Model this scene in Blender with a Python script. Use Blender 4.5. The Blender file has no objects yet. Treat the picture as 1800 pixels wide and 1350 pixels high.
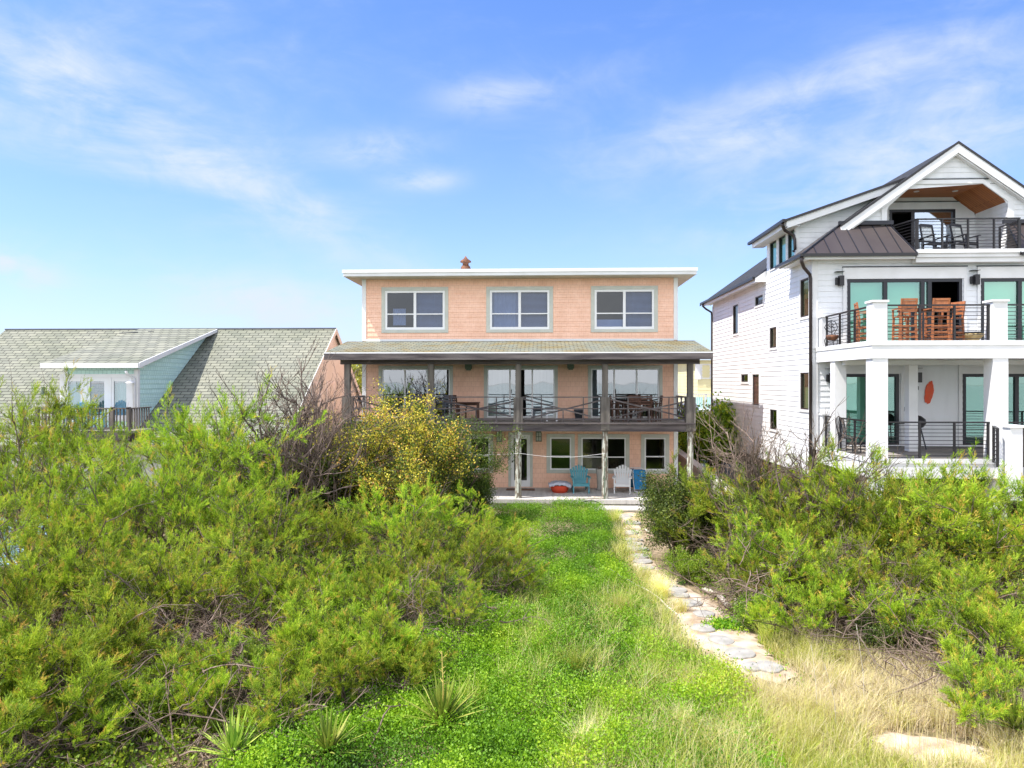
import bpy, math, random
import numpy as np
from mathutils import Vector, noise as mnoise
R=math.radians
SC=bpy.context.scene
COL=SC.collection
random.seed(7)
F=1248.0; CA=math.atan(52/1248.0); ca=math.cos(CA); sa=math.sin(CA); ZC=4.15; HY=672.0
# measuring helpers: photograph measurements turned into metres at a known depth
def ratio(px):
    u=(px-900)/F; return (-sa+u*ca)/(ca+u*sa)
def XA(px,Y): return ratio(px)*Y
def YA(px,X): return X/ratio(px)
def ZA(px,py,Y):
    u=(px-900)/F; return ZC+(HY-py)/F*Y/(ca+u*sa)
def GP(px,py,z=-0.3):
    t=(ZC-z)*F/(py-HY); u=(px-900)/F
    Y=t*(ca+u*sa); return ratio(px)*Y, Y
# ---------------------------------------------------------------- ground height
def gh(x,y):
    h=-0.33+0.10*mnoise.noise(Vector((x*0.22,y*0.22,0)))+0.03*mnoise.noise(Vector((x*0.9,y*0.9,3)))
    if y>23: h=h*max(0,1-(y-23)/2)+(-0.33)*min(1,(y-23)/2)
    if y<-2:
        h-=min(3.4,(-2-y)*0.085)
    return h
# ---------------------------------------------------------------- objects
def props(o,label=None,cat=None,group=None,kind=None):
    if label: o['label']=label
    if cat: o['category']=cat
    if group: o['group']=group
    if kind: o['kind']=kind
    return o
def thing(name,label,cat,loc=(0,0,0),rz=0,group=None):
    o=bpy.data.objects.new(name,None); COL.objects.link(o)
    o.location=loc; o.rotation_euler=(0,0,rz); o.empty_display_size=.2
    return props(o,label,cat,group)
def copy_tree(o,parent=None):
    c=o.copy(); COL.objects.link(c)
    if parent is not None: c.parent=parent
    for ch in [k for k in o.children]: copy_tree(ch,c)
    return c
class MB:
    def __init__(s,org=(0,0,0)): s.v=[];s.f=[];s.org=org
    def add(s,vs,fs):
        n=len(s.v); s.v.extend(vs); s.f.extend([tuple(i+n for i in f) for f in fs])
    def box(s,x0,x1,y0,y1,z0,z1):
        if x0>x1:x0,x1=x1,x0
        if y0>y1:y0,y1=y1,y0
        if z0>z1:z0,z1=z1,z0
        s.add([(x0,y0,z0),(x1,y0,z0),(x1,y1,z0),(x0,y1,z0),(x0,y0,z1),(x1,y0,z1),(x1,y1,z1),(x0,y1,z1)],
          [(0,3,2,1),(4,5,6,7),(0,1,5,4),(1,2,6,5),(2,3,7,6),(3,0,4,7)])
    def quad(s,a,b,c,d): s.add([a,b,c,d],[(0,1,2,3)])
    def poly(s,ps): s.add(list(ps),[tuple(range(len(ps)))])
    def prism(s,ps,off):
        n=len(ps); o=Vector(off)
        q=[tuple(Vector(p)+o) for p in ps]
        s.add(list(ps)+q,[tuple(range(n))[::-1],tuple(range(n,2*n))]+[(i,(i+1)%n,n+(i+1)%n,n+i) for i in range(n)])
    def beam(s,p,q,w,h,up=(0,0,1)):
        p=Vector(p);q=Vector(q);t=(q-p).normalized(); u=Vector(up)
        if abs(t.dot(u))>.98: u=Vector((0,1,0))
        r=t.cross(u).normalized()*w/2; k=r.cross(t).normalized()*h/2
        vs=[tuple(a+x+y) for a in (p,q) for x,y in ((-r,-k),(r,-k),(r,k),(-r,k))]
        s.add(vs,[(0,1,2,3),(7,6,5,4),(0,4,5,1),(1,5,6,2),(2,6,7,3),(3,7,4,0)])
    def tube(s,pts,r0,r1=None,n=8,cap=True):
        if r1 is None:r1=r0
        P=[Vector(p) for p in pts];m=len(P);base=len(s.v)
        for i,p in enumerate(P):
            t=(P[min(i+1,m-1)]-P[max(i-1,0)]).normalized()
            ref=Vector((0.31,0.17,0.93)) if abs(t.z)<.9 else Vector((1,0.1,0))
            a=t.cross(ref).normalized();b=t.cross(a)
            r=r0+(r1-r0)*i/(m-1)
            for k in range(n):
                th=2*math.pi*k/n; s.v.append(tuple(p+a*(r*math.cos(th))+b*(r*math.sin(th))))
        for i in range(m-1):
            for k in range(n):
                k2=(k+1)%n
                s.f.append((base+i*n+k,base+i*n+k2,base+(i+1)*n+k2,base+(i+1)*n+k))
        if cap:
            s.f.append(tuple(base+k for k in range(n))[::-1]); s.f.append(tuple(base+(m-1)*n+k for k in range(n)))
    def lathe(s,prof,n=16,c=(0,0,0)):
        base=len(s.v)
        for r,z in prof:
            for k in range(n):
                th=2*math.pi*k/n; s.v.append((c[0]+r*math.cos(th),c[1]+r*math.sin(th),c[2]+z))
        for i in range(len(prof)-1):
            for k in range(n):
                k2=(k+1)%n; s.f.append((base+i*n+k,base+i*n+k2,base+(i+1)*n+k2,base+(i+1)*n+k))
        s.f.append(tuple(base+k for k in range(n))[::-1]); s.f.append(tuple(base+(len(prof)-1)*n+k for k in range(n)))
    def build(s,name,m,parent=None,label=None,smooth=False,kind=None,bevel=0):
        me=bpy.data.meshes.new(name)
        o3=s.org
        me.from_pydata([(a-o3[0],b-o3[1],c-o3[2]) for a,b,c in s.v],[],s.f); me.update()
        if smooth:
            me.polygons.foreach_set('use_smooth',[True]*len(me.polygons))
        me.materials.append(m)
        o=bpy.data.objects.new(name,me); COL.objects.link(o)
        if parent is not None: o.parent=parent
        else: o.location=o3
        if label:o['label']=label
        if kind:o['kind']=kind
        if bevel:
            b=o.modifiers.new('bevel','BEVEL'); b.width=bevel; b.segments=2; b.limit_method='ANGLE'
        return o
def nmesh(name,V,Fc,m,attr=None,parent=None,label=None,kind=None):
    """V (n,3), Fc (k, 3 or 4) numpy -> object"""
    me=bpy.data.meshes.new(name)
    k=Fc.shape[1]
    me.vertices.add(len(V)); me.vertices.foreach_set('co',np.ascontiguousarray(V,dtype=np.float32).ravel())
    me.loops.add(Fc.size); me.loops.foreach_set('vertex_index',Fc.astype(np.int32).ravel())
    me.polygons.add(len(Fc)); me.polygons.foreach_set('loop_start',np.arange(len(Fc),dtype=np.int32)*k)
    me.polygons.foreach_set('loop_total',np.full(len(Fc),k,dtype=np.int32))
    if attr is not None:
        a=me.attributes.new('tint','FLOAT','POINT'); a.data.foreach_set('value',attr.astype(np.float32))
    me.update(calc_edges=True); me.materials.append(m)
    o=bpy.data.objects.new(name,me); COL.objects.link(o)
    if parent is not None:o.parent=parent
    if label:o['label']=label
    if kind:o['kind']=kind
    return o
# ---------------------------------------------------------------- materials
def newmat(name):
    m=bpy.data.materials.new(name); m.use_nodes=True; nt=m.node_tree; nt.nodes.clear()
    out=nt.nodes.new('ShaderNodeOutputMaterial'); return m,nt,out
def nd(nt,t,**kw):
    n=nt.nodes.new(t)
    for k,v in kw.items():
        if k in n.inputs.keys() if not k.startswith('_') else False: n.inputs[k].default_value=v
        else: setattr(n,k.lstrip('_'),v)
    return n
def C(c): return (c[0],c[1],c[2],1)
def coordnode(nt,mode,k=1.0):
    tc=nt.nodes.new('ShaderNodeTexCoord')
    if mode=='obj': return tc.outputs['Object']
    sx=nt.nodes.new('ShaderNodeSeparateXYZ'); nt.links.new(tc.outputs['Object'],sx.inputs[0])
    cb=nt.nodes.new('ShaderNodeCombineXYZ')
    def mul(o,f):
        mm=nt.nodes.new('ShaderNodeMath'); mm.operation='MULTIPLY'; mm.inputs[1].default_value=f; nt.links.new(o,mm.inputs[0]); return mm.outputs[0]
    if mode=='wall':
        ad=nt.nodes.new('ShaderNodeMath'); nt.links.new(sx.outputs[0],ad.inputs[0]); nt.links.new(sx.outputs[1],ad.inputs[1])
        nt.links.new(ad.outputs[0],cb.inputs[0]); nt.links.new(mul(sx.outputs[2],k),cb.inputs[1])
    elif mode=='xz': nt.links.new(sx.outputs[0],cb.inputs[0]); nt.links.new(mul(sx.outputs[2],k),cb.inputs[1])
    elif mode=='yz': nt.links.new(sx.outputs[1],cb.inputs[0]); nt.links.new(mul(sx.outputs[2],k),cb.inputs[1])
    return cb.outputs[0]
def mat(name,c,c2=None,scale=3,rough=.7,bump=0.,bscale=60,stretch=(1,1,1),spec=.35,metal=0,detail=6,coat=0,thr=(.35,.65)):
    m,nt,out=newmat(name); L=nt.links.new
    b=nt.nodes.new('ShaderNodeBsdfPrincipled'); L(b.outputs[0],out.inputs[0])
    b.inputs['Roughness'].default_value=rough; b.inputs['Specular IOR Level'].default_value=spec; b.inputs['Metallic'].default_value=metal
    b.inputs['Base Color'].default_value=C(c)
    tc=nt.nodes.new('ShaderNodeTexCoord'); mp=nt.nodes.new('ShaderNodeMapping'); mp.inputs['Scale'].default_value=stretch
    L(tc.outputs['Object'],mp.inputs[0])
    if c2 is not None:
        n=nt.nodes.new('ShaderNodeTexNoise'); n.inputs['Scale'].default_value=scale; n.inputs['Detail'].default_value=detail; L(mp.outputs[0],n.inputs[0])
        r=nt.nodes.new('ShaderNodeValToRGB'); r.color_ramp.elements[0].position=thr[0]; r.color_ramp.elements[1].position=thr[1]
        r.color_ramp.elements[0].color=C(c); r.color_ramp.elements[1].color=C(c2)
        L(n.outputs[0],r.inputs[0]); L(r.outputs[0],b.inputs['Base Color'])
    if bump:
        n=nt.nodes.new('ShaderNodeTexNoise'); n.inputs['Scale'].default_value=bscale; n.inputs['Detail'].default_value=4; L(mp.outputs[0],n.inputs[0])
        bp=nt.nodes.new('ShaderNodeBump'); bp.inputs['Strength'].default_value=bump; bp.inputs['Distance'].default_value=.02
        L(n.outputs[0],bp.inputs['Height']); L(bp.outputs[0],b.inputs['Normal'])
    return m
def brickmat(name,c1,c2,mort,mode,k,bw,rh,msize=.01,rough=.85,bump=.4,stain=None,stscale=.5,offset=.5,bias=0,smooth=.1,stthr=(.45,.6)):
    m,nt,out=newmat(name); L=nt.links.new
    b=nt.nodes.new('ShaderNodeBsdfPrincipled'); L(b.outputs[0],out.inputs[0]); b.inputs['Roughness'].default_value=rough; b.inputs['Specular IOR Level'].default_value=.2
    v=coordnode(nt,mode,k)
    br=nt.nodes.new('ShaderNodeTexBrick'); L(v,br.inputs['Vector']); br.offset=offset
    for nme,val in (('Color1',C(c1)),('Color2',C(c2)),('Mortar',C(mort)),('Scale',1),('Mortar Size',msize),('Mortar Smooth',smooth),('Bias',bias),('Brick Width',bw),('Row Height',rh)): br.inputs[nme].default_value=val
    col=br.outputs['Color']
    tc=nt.nodes.new('ShaderNodeTexCoord')
    n=nt.nodes.new('ShaderNodeTexNoise'); n.inputs['Scale'].default_value=stscale; n.inputs['Detail'].default_value=8; n.inputs['Roughness'].default_value=.65; L(tc.outputs['Object'],n.inputs[0])
    if stain is not None:
        r=nt.nodes.new('ShaderNodeMapRange'); r.inputs[1].default_value=stthr[0]; r.inputs[2].default_value=stthr[1]; L(n.outputs[0],r.inputs[0])
        mx=nt.nodes.new('ShaderNodeMix'); mx.data_type='RGBA'; mx.blend_type='MULTIPLY'; L(r.outputs[0],mx.inputs[0]); L(col,mx.inputs[6]); mx.inputs[7].default_value=C(stain); col=mx.outputs[2]
    L(col,b.inputs['Base Color'])
    n2=nt.nodes.new('ShaderNodeTexNoise'); n2.inputs['Scale'].default_value=70; L(tc.outputs['Object'],n2.inputs[0])
    ad=nt.nodes.new('ShaderNodeMath'); ad.operation='MULTIPLY_ADD'; ad.inputs[1].default_value=-1.0; L(br.outputs['Fac'],ad.inputs[0]); 
    sc=nt.nodes.new('ShaderNodeMath'); sc.operation='MULTIPLY'; sc.inputs[1].default_value=.4; L(n2.outputs[0],sc.inputs[0]); L(sc.outputs[0],ad.inputs[2])
    bp=nt.nodes.new('ShaderNodeBump'); bp.inputs['Strength'].default_value=bump; bp.inputs['Distance'].default_value=.02; L(ad.outputs[0],bp.inputs['Height']); L(bp.outputs[0],b.inputs['Normal'])
    return m
def leafmat(name,stops,trans=.4,rough=.55,gloss=.06):
    m,nt,out=newmat(name); L=nt.links.new
    a=nt.nodes.new('ShaderNodeAttribute'); a.attribute_name='tint'
    r=nt.nodes.new('ShaderNodeValToRGB'); cr=r.color_ramp
    while len(cr.elements)<len(stops): cr.elements.new(.5)
    for e,(p,c) in zip(cr.elements,stops): e.position=p; e.color=C(c)
    L(a.outputs['Fac'],r.inputs[0])
    oi=nt.nodes.new('ShaderNodeObjectInfo'); hv=nt.nodes.new('ShaderNodeHueSaturation')
    mr=nt.nodes.new('ShaderNodeMapRange'); mr.inputs[3].default_value=.72; mr.inputs[4].default_value=1.22; L(oi.outputs['Random'],mr.inputs[0]); L(mr.outputs[0],hv.inputs['Value'])
    mr2=nt.nodes.new('ShaderNodeMapRange'); mr2.inputs[3].default_value=.490; mr2.inputs[4].default_value=.514; L(oi.outputs['Random'],mr2.inputs[0]); L(mr2.outputs[0],hv.inputs['Hue'])
    L(r.outputs[0],hv.inputs['Color'])
    d=nt.nodes.new('ShaderNodeBsdfDiffuse'); t=nt.nodes.new('ShaderNodeBsdfTranslucent'); g=nt.nodes.new('ShaderNodeBsdfGlossy'); g.inputs['Roughness'].default_value=rough; g.inputs['Color'].default_value=(.8,.8,.8,1)
    L(hv.outputs[0],d.inputs[0]); L(hv.outputs[0],t.inputs[0])
    m1=nt.nodes.new('ShaderNodeMixShader'); m1.inputs[0].default_value=trans; L(d.outputs[0],m1.inputs[1]); L(t.outputs[0],m1.inputs[2])
    m2=nt.nodes.new('ShaderNodeMixShader'); m2.inputs[0].default_value=gloss; L(m1.outputs[0],m2.inputs[1]); L(g.outputs[0],m2.inputs[2]); L(m2.outputs[0],out.inputs[0])
    return m
def glassmat(name,tint,refl=.16,rtint=(.9,.95,1)):
    m,nt,out=newmat(name); L=nt.links.new
    t=nt.nodes.new('ShaderNodeBsdfTransparent'); t.inputs[0].default_value=C(tint)
    g=nt.nodes.new('ShaderNodeBsdfGlossy'); g.inputs['Roughness'].default_value=.015; g.inputs['Color'].default_value=C(rtint)
    n=nt.nodes.new('ShaderNodeTexNoise'); n.inputs['Scale'].default_value=.9; n.inputs['Detail'].default_value=1
    tc=nt.nodes.new('ShaderNodeTexCoord'); L(tc.outputs['Object'],n.inputs[0])
    bp=nt.nodes.new('ShaderNodeBump'); bp.inputs['Strength'].default_value=.06; bp.inputs['Distance'].default_value=.05; L(n.outputs[0],bp.inputs['Height']); L(bp.outputs[0],g.inputs['Normal'])
    lw=nt.nodes.new('ShaderNodeLayerWeight'); lw.inputs[0].default_value=.15
    ad=nt.nodes.new('ShaderNodeMath'); ad.operation='MULTIPLY_ADD'; ad.inputs[1].default_value=.8; ad.inputs[2].default_value=refl; ad.use_clamp=True; L(lw.outputs['Facing'],ad.inputs[0])
    mx=nt.nodes.new('ShaderNodeMixShader'); L(ad.outputs[0],mx.inputs[0]); L(t.outputs[0],mx.inputs[1]); L(g.outputs[0],mx.inputs[2]); L(mx.outputs[0],out.inputs[0])
    return m
M={}
M['pink']=brickmat('pink_shingle',(.94,.61,.46),(.90,.57,.42),(.68,.39,.28),'wall',1,.17,.19,.004,bump=.22,stain=(.90,.86,.83),stscale=1.6,stthr=(.4,.66))
M['white_siding']=mat('white_siding_paint',(.80,.81,.82),(.70,.705,.71),1.3,.5,.08,60,(1.6,1.6,.35),detail=10,thr=(.45,.75))
M['white']=mat('white_paint',(.80,.80,.80),(.72,.72,.71),1.5,.5,.05,80)
M['trim']=mat('grey_trim_paint',(.56,.56,.49),(.48,.50,.45),3,.65,.1,50)
M['vinyl']=mat('white_vinyl',(.80,.80,.80),None,rough=.35)
M['wood_h']=mat('weathered_board',(.055,.045,.048),(.15,.13,.125),1.2,.85,.5,20,(.6,6,6),detail=10)
M['wood_v']=mat('weathered_post',(.085,.075,.065),(.19,.17,.15),1.5,.85,.5,20,(7,7,.5),detail=10)
M['peel']=mat('peeling_post',(.20,.17,.13),(.52,.53,.46),4,.85,.8,25,(3,3,.9),detail=10,thr=(.48,.54))
M['deckwood']=mat('grey_deck_board',(.20,.18,.16),(.32,.29,.26),1.4,.85,.3,25,(.5,7,1))
M['porchfloor']=mat('porch_floor_board',(.42,.40,.37),(.54,.51,.47),1.2,.85,.2,25,(7,.6,1))
M['soffit']=mat('tan_soffit',(.50,.47,.40),(.46,.42,.34),3,.8)
M['porch_ceiling']=mat('porch_ceiling_board',(.30,.22,.15),(.24,.17,.12),3,.8,.2,30,(1,6,1))
M['porch_shingle']=brickmat('green_brown_shingle',(.23,.23,.17),(.165,.185,.155),(.09,.09,.075),'xz',5.0,.30,.22,.022,bump=.6,stain=(1.0,.80,.52),stscale=.9,stthr=(.44,.60),smooth=.3)
M['blue_shingle']=brickmat('grey_green_shingle',(.27,.27,.21),(.20,.205,.165),(.06,.06,.05),'xz',1.743,.40,.20,.016,bump=.7,stain=(.86,.88,.84),stscale=.4,smooth=.2)
M['dark_shingle']=brickmat('charcoal_shingle',(.055,.057,.062),(.035,.036,.04),(.015,.015,.016),'yz',1.72,.3,.14,.01,bump=.6)
M['metal_roof']=mat('bronze_standing_seam',(.062,.048,.044),(.075,.06,.055),1,.45,spec=.5,metal=.2)
M['black']=mat('black_metal',(.014,.013,.015),None,rough=.4,spec=.5)
M['bronze']=mat('dark_bronze',(.030,.020,.018),None,rough=.4,spec=.5)
M['navy']=mat('black_frame',(.012,.013,.02),None,rough=.4,spec=.5)
M['cedar']=brickmat('cedar_ceiling',(.46,.17,.05),(.36,.12,.035),(.10,.035,.012),'obj',1,2.6,.11,.006,rough=.45,bump=.2)
M['teak']=mat('teak',(.46,.17,.065),(.34,.12,.05),5,.5,.1,60,(3,3,1))
M['darkteak']=mat('dark_brown_wood',(.12,.055,.035),(.07,.035,.025),5,.6,.1,60,(3,3,1))
M['teal']=mat('teal_paint',(.10,.34,.40),(.08,.28,.34),6,.5,.05,60)
M['aqua']=mat('pale_aqua_shingle',(.36,.58,.52),(.30,.52,.47),3,.8,.3,50)
M['aquash']=brickmat('aqua_shingle_wall',(.62,.84,.78),(.56,.78,.72),(.34,.54,.50),'wall',1,.16,.17,.007,bump=.4)
M['palepink']=mat('pale_cream_wall',(.66,.68,.65),(.62,.63,.58),1.5,.8,.2,40)
M['clay']=mat('terracotta',(.24,.10,.05),(.09,.045,.03),9,.75,.3,40)
M['rust']=mat('rusty_iron',(.16,.05,.02),(.07,.03,.02),9,.8,.4,60)
M['verdigris']=mat('verdigris_lantern',(.17,.22,.16),(.10,.12,.09),20,.6)
M['bluefab']=mat('blue_fabric',(.02,.20,.42),(.015,.16,.36),8,.8,.1,120)
M['darkblue']=mat('dark_blue_fabric',(.012,.10,.20),None,rough=.8)
M['redfab']=mat('red_fabric',(.62,.07,.03),None,rough=.8)
M['cloth']=mat('grey_white_cloth',(.55,.55,.60),(.36,.38,.46),14,.9,.3,60)
M['orange']=mat('coral_paint',(.80,.10,.04),(.72,.14,.07),14,.7,.2,60)
M['dark']=mat('dark_interior',(.035,.032,.03),(.02,.018,.018),2,.9)
M['room']=mat('room_wall',(.16,.15,.14),(.12,.11,.10),1,.9)
M['greyplastic']=mat('grey_plastic',(.10,.11,.13),None,rough=.5)
M['whiteplastic']=mat('white_plastic',(.7,.7,.72),None,rough=.4)
M['blind']=mat('window_blind',(.50,.50,.52),(.44,.44,.47),3,.7)
M['blindtan']=mat('window_blind_tan',(.62,.54,.47),None,rough=.7)
M['shade']=mat('roller_shade',(.62,.80,.72),(.56,.76,.68),1,.8)
M['curtain']=mat('curtain',(.60,.62,.62),(.45,.48,.48),1,.9,stretch=(9,9,.3))
M['concrete']=mat('concrete',(.42,.40,.36),(.32,.30,.27),1.5,.9,.3,40)
M['driveway']=mat('driveway_concrete',(.52,.48,.43),(.42,.38,.34),.8,.9,.2,40)
M['stone']=mat('concrete_stepping_stone',(.40,.38,.345),(.29,.275,.25),5,.9,.5,90)
M['yellow']=mat('pale_yellow_siding',(.74,.67,.38),(.70,.62,.34),1,.7)
M['greyroof']=mat('grey_roof',(.10,.11,.14),(.14,.15,.18),2,.8)
M['turq']=mat('turquoise_wall',(.03,.35,.45),(.04,.28,.36),2,.7)
M['bark']=mat('brown_bark',(.10,.07,.05),(.20,.155,.12),8,.9,.5,60,(2,2,.6))
M['twig']=mat('grey_twig',(.13,.09,.065),(.27,.20,.155),7,.9,.3,60)
M['bluetwig']=mat('bare_twig',(.12,.085,.07),(.24,.18,.15),7,.9)  # own grey brown of the leafless twigs
M['driftwood']=mat('driftwood',(.46,.40,.33),(.62,.56,.48),6,.9,.5,50,(2,2,2))
M['rope']=mat('white_rope',(.7,.7,.7),None,rough=.8)
M['gl_pink']=glassmat('window_glass',(.46,.56,.76),.06)
M['gl_door']=glassmat('sliding_door_glass',(.60,.66,.70),.24)
M['gl_low']=glassmat('ground_window_glass',(.5,.55,.52),.06)
M['gl_teal']=glassmat('green_tinted_glass',(.40,.70,.58),.24,(.62,.95,.84))
M['gl_gable']=glassmat('gable_glass',(.5,.55,.6),.5,(.8,.9,1))
M['gl_side']=glassmat('side_window_glass',(.45,.62,.40),.14,(.85,.9,.7))
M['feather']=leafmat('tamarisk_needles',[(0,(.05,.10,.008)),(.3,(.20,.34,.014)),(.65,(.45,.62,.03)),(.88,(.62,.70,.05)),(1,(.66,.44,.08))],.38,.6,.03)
M['featherdark']=leafmat('dull_needles',[(0,(.06,.12,.010)),(.5,(.14,.22,.018)),(1,(.30,.26,.05))],.4)
M['yelleaf']=leafmat('yellow_green_leaves',[(0,(.045,.07,.010)),(.3,(.14,.21,.02)),(.48,(.50,.42,.03)),(.85,(.90,.70,.09)),(1,(.62,.30,.08))],.35,.6,.03)
M['darkleaf']=leafmat('dark_glossy_leaves',[(0,(.04,.075,.010)),(.5,(.11,.18,.018)),(.85,(.25,.33,.035)),(1,(.45,.42,.07))],.3,.6,.03)
M['midleaf']=leafmat('mid_green_leaves',[(0,(.09,.17,.012)),(.6,(.26,.40,.02)),(1,(.52,.56,.05))],.4,.6,.03)
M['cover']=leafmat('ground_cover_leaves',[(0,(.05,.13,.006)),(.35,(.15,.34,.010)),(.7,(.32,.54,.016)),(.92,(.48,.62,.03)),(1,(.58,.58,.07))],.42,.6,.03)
M['grass']=leafmat('dry_and_green_grass',[(0,(.20,.36,.02)),(.3,(.52,.62,.05)),(.55,(.86,.80,.26)),(1,(.95,.82,.56))],.45,.6,.03)
M['yucca']=leafmat('yucca_leaves',[(0,(.14,.24,.03)),(.6,(.36,.48,.06)),(1,(.66,.64,.16))],.3,.6,.02)
M['yuccadry']=leafmat('dry_yucca_leaves',[(0,(.20,.13,.05)),(.6,(.40,.26,.10)),(1,(.50,.40,.15))],.2)
M['litter']=leafmat('leaf_litter',[(0,(.10,.065,.04)),(.5,(.25,.165,.09)),(1,(.42,.31,.19))],.1)
M['treeline']=leafmat('far_leaves',[(0,(.14,.16,.01)),(.5,(.30,.30,.015)),(1,(.46,.42,.03))],.3)
# wall-coordinate frames: F(a,z,d) a along the wall, d outward
def FR(Y0): return lambda a,z,d:(a,Y0-d,z)
def SL(X0): return lambda a,z,d:(X0-d,a,z)
def SR(X0): return lambda a,z,d:(X0+d,a,z)
def fbox(mb,Fm,a0,a1,z0,z1,d0,d1):
    p=Fm(a0,z0,d0);q=Fm(a1,z1,d1); mb.box(p[0],q[0],p[1],q[1],p[2],q[2])
def lap(mb,Fm,a0,a1,z0,z1,course,openings=(),depth=.016,lo=None,hi=None):
    lo=lo or (lambda z:a0); hi=hi or (lambda z:a1)
    k=0
    zc=z0
    while zc<z1-1e-4:
        zt=min(zc+course,z1)
        cuts=sorted({zc,zt}|{z for o in openings for z in (o[2],o[3]) if zc<z<zt})
        first=True
        for za,zb in zip(cuts[:-1],cuts[1:]):
            zm=(za+zb)/2
            blk=sorted((o[0],o[1]) for o in openings if o[2]<zm<o[3])
            la,lb,ha,hb=lo(za),lo(zb),hi(za),hi(zb)
            spans=[];cur=None
            pa,pb=la,lb
            for x0,x1 in blk:
                spans.append((pa,pb,x0,x0)); pa=pb=x1
            spans.append((pa,pb,ha,hb))
            da=depth*(1-(za-zc)/course)+.001; db=depth*(1-(zb-zc)/course)+.001
            for s0,s0b,s1,s1b in spans:
                if s1<=s0+1e-4 and s1b<=s0b+1e-4: continue
                mb.quad(Fm(s0,za,da),Fm(s1,za,da),Fm(s1b,zb,db),Fm(s0b,zb,db))
                if za==zc: mb.quad(Fm(s0,za,.001),Fm(s1,za,.001),Fm(s1,za,da),Fm(s0,za,da))
        zc=zt
def window(root,org,Fm,a0,a1,z0,z1,casing=.1,cm='trim',fm='vinyl',cols=(0,1),rail=None,glass='gl_pink',fw=.05,blind=None,name='window',cd=.035,label=None,handle=None,reveal=.12,blindm='blind'):
    """opening a0..a1,z0..z1 ; casing outside it"""
    mb=MB(org)
    if casing:
        fbox(mb,Fm,a0-casing,a1+casing,z1,z1+casing,-.02,cd)
        fbox(mb,Fm,a0-casing,a1+casing,z0-casing*.9,z0,-.02,cd+.004)
        fbox(mb,Fm,a0-casing,a0,z0,z1,-.02,cd-.003); fbox(mb,Fm,a1,a1+casing,z0,z1,-.02,cd-.003)
    # reveals
    fbox(mb,Fm,a0-.02,a0-.001,z0,z1,-reveal,-.021); fbox(mb,Fm,a1+.001,a1+.02,z0,z1,-reveal,-.021)
    fbox(mb,Fm,a0-.02,a1+.02,z1+.001,z1+.02,-reveal,-.021); fbox(mb,Fm,a0-.02,a1+.02,z0-.02,z0-.001,-reveal,-.021)
    w=mb.build(name,M[cm],root,label)
    f=MB(org); o=.002
    A=[a0+(a1-a0)*c for c in cols]
    fbox(f,Fm,a0+o,a0+fw,z0+o,z1-o,-.07,.012); fbox(f,Fm,a1-fw,a1-o,z0+o,z1-o,-.07,.012)
    fbox(f,Fm,a0+fw,a1-fw,z1-fw,z1-o,-.07,.010); fbox(f,Fm,a0+fw,a1-fw,z0+o,z0+fw*1.1,-.07,.010)
    for c in A[1:-1]: fbox(f,Fm,c-fw*.6,c+fw*.6,z0+fw*1.1,z1-fw,-.068,.014)
    if rail:
        zr=z0+(z1-z0)*rail
        for c,d in zip(A[:-1],A[1:]): fbox(f,Fm,c+fw*.6,d-fw*.6,zr-.022,zr+.022,-.06,.0)
    f.build('frame',M[fm],w)
    g=MB(org); g.quad(Fm(a0+fw*.5,z0+fw*.5,-.04),Fm(a1-fw*.5,z0+fw*.5,-.04),Fm(a1-fw*.5,z1-fw*.5,-.04),Fm(a0+fw*.5,z1-fw*.5,-.04))
    g.build('pane',M[glass],w)
    if blind:
        b=MB(org)
        for (ca0,ca1,cz0,cz1,style) in blind:
            x0=a0+(a1-a0)*ca0+.01;x1=a0+(a1-a0)*ca1-.01;zz0=z0+(z1-z0)*cz0;zz1=z0+(z1-z0)*cz1
            if style=='slat':
                n=int((zz1-zz0)/.045)
                for i in range(n):
                    zc=zz0+(i+.5)*(zz1-zz0)/n
                    b.quad(Fm(x0,zc-.012,-.12),Fm(x1,zc-.012,-.12),Fm(x1,zc+.016,-.145),Fm(x0,zc+.016,-.145))
            elif style=='solid':
                b.quad(Fm(x0,zz0,-.13),Fm(x1,zz0,-.13),Fm(x1,zz1,-.13),Fm(x0,zz1,-.13))
            elif style=='curtain':
                n=14
                for i in range(n):
                    xa=x0+(x1-x0)*i/n;xb=x0+(x1-x0)*(i+1)/n
                    da=-.13-.04*(i%2);db=-.13-.04*((i+1)%2)
                    b.quad(Fm(xa,zz0,da),Fm(xb,zz0,db),Fm(xb,zz1,db),Fm(xa,zz1,da))
        b.build('blind',M[blindm],w)
    if handle is not None:
        h=MB(org); hx=a0+(a1-a0)*handle
        fbox(h,Fm,hx-.012,hx+.012,z0+.95,z0+1.12,.012,.05); h.build('handle',M['black'],w)
    return w
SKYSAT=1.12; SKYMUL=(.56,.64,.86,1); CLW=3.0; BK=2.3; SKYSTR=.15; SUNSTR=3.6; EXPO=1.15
# ================================================================ PINK HOUSE
PX0,PX1=XA(638,28),XA(1190,28); YF=28.0; YP=25.5; PB=38.5
O=( (PX0+PX1)/2,YF,0.0 )
pink=thing('beach_house','three storey pink shingled beach house with grey timber porch and flat white roof','house',O)
FW=FR(YF)
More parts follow.
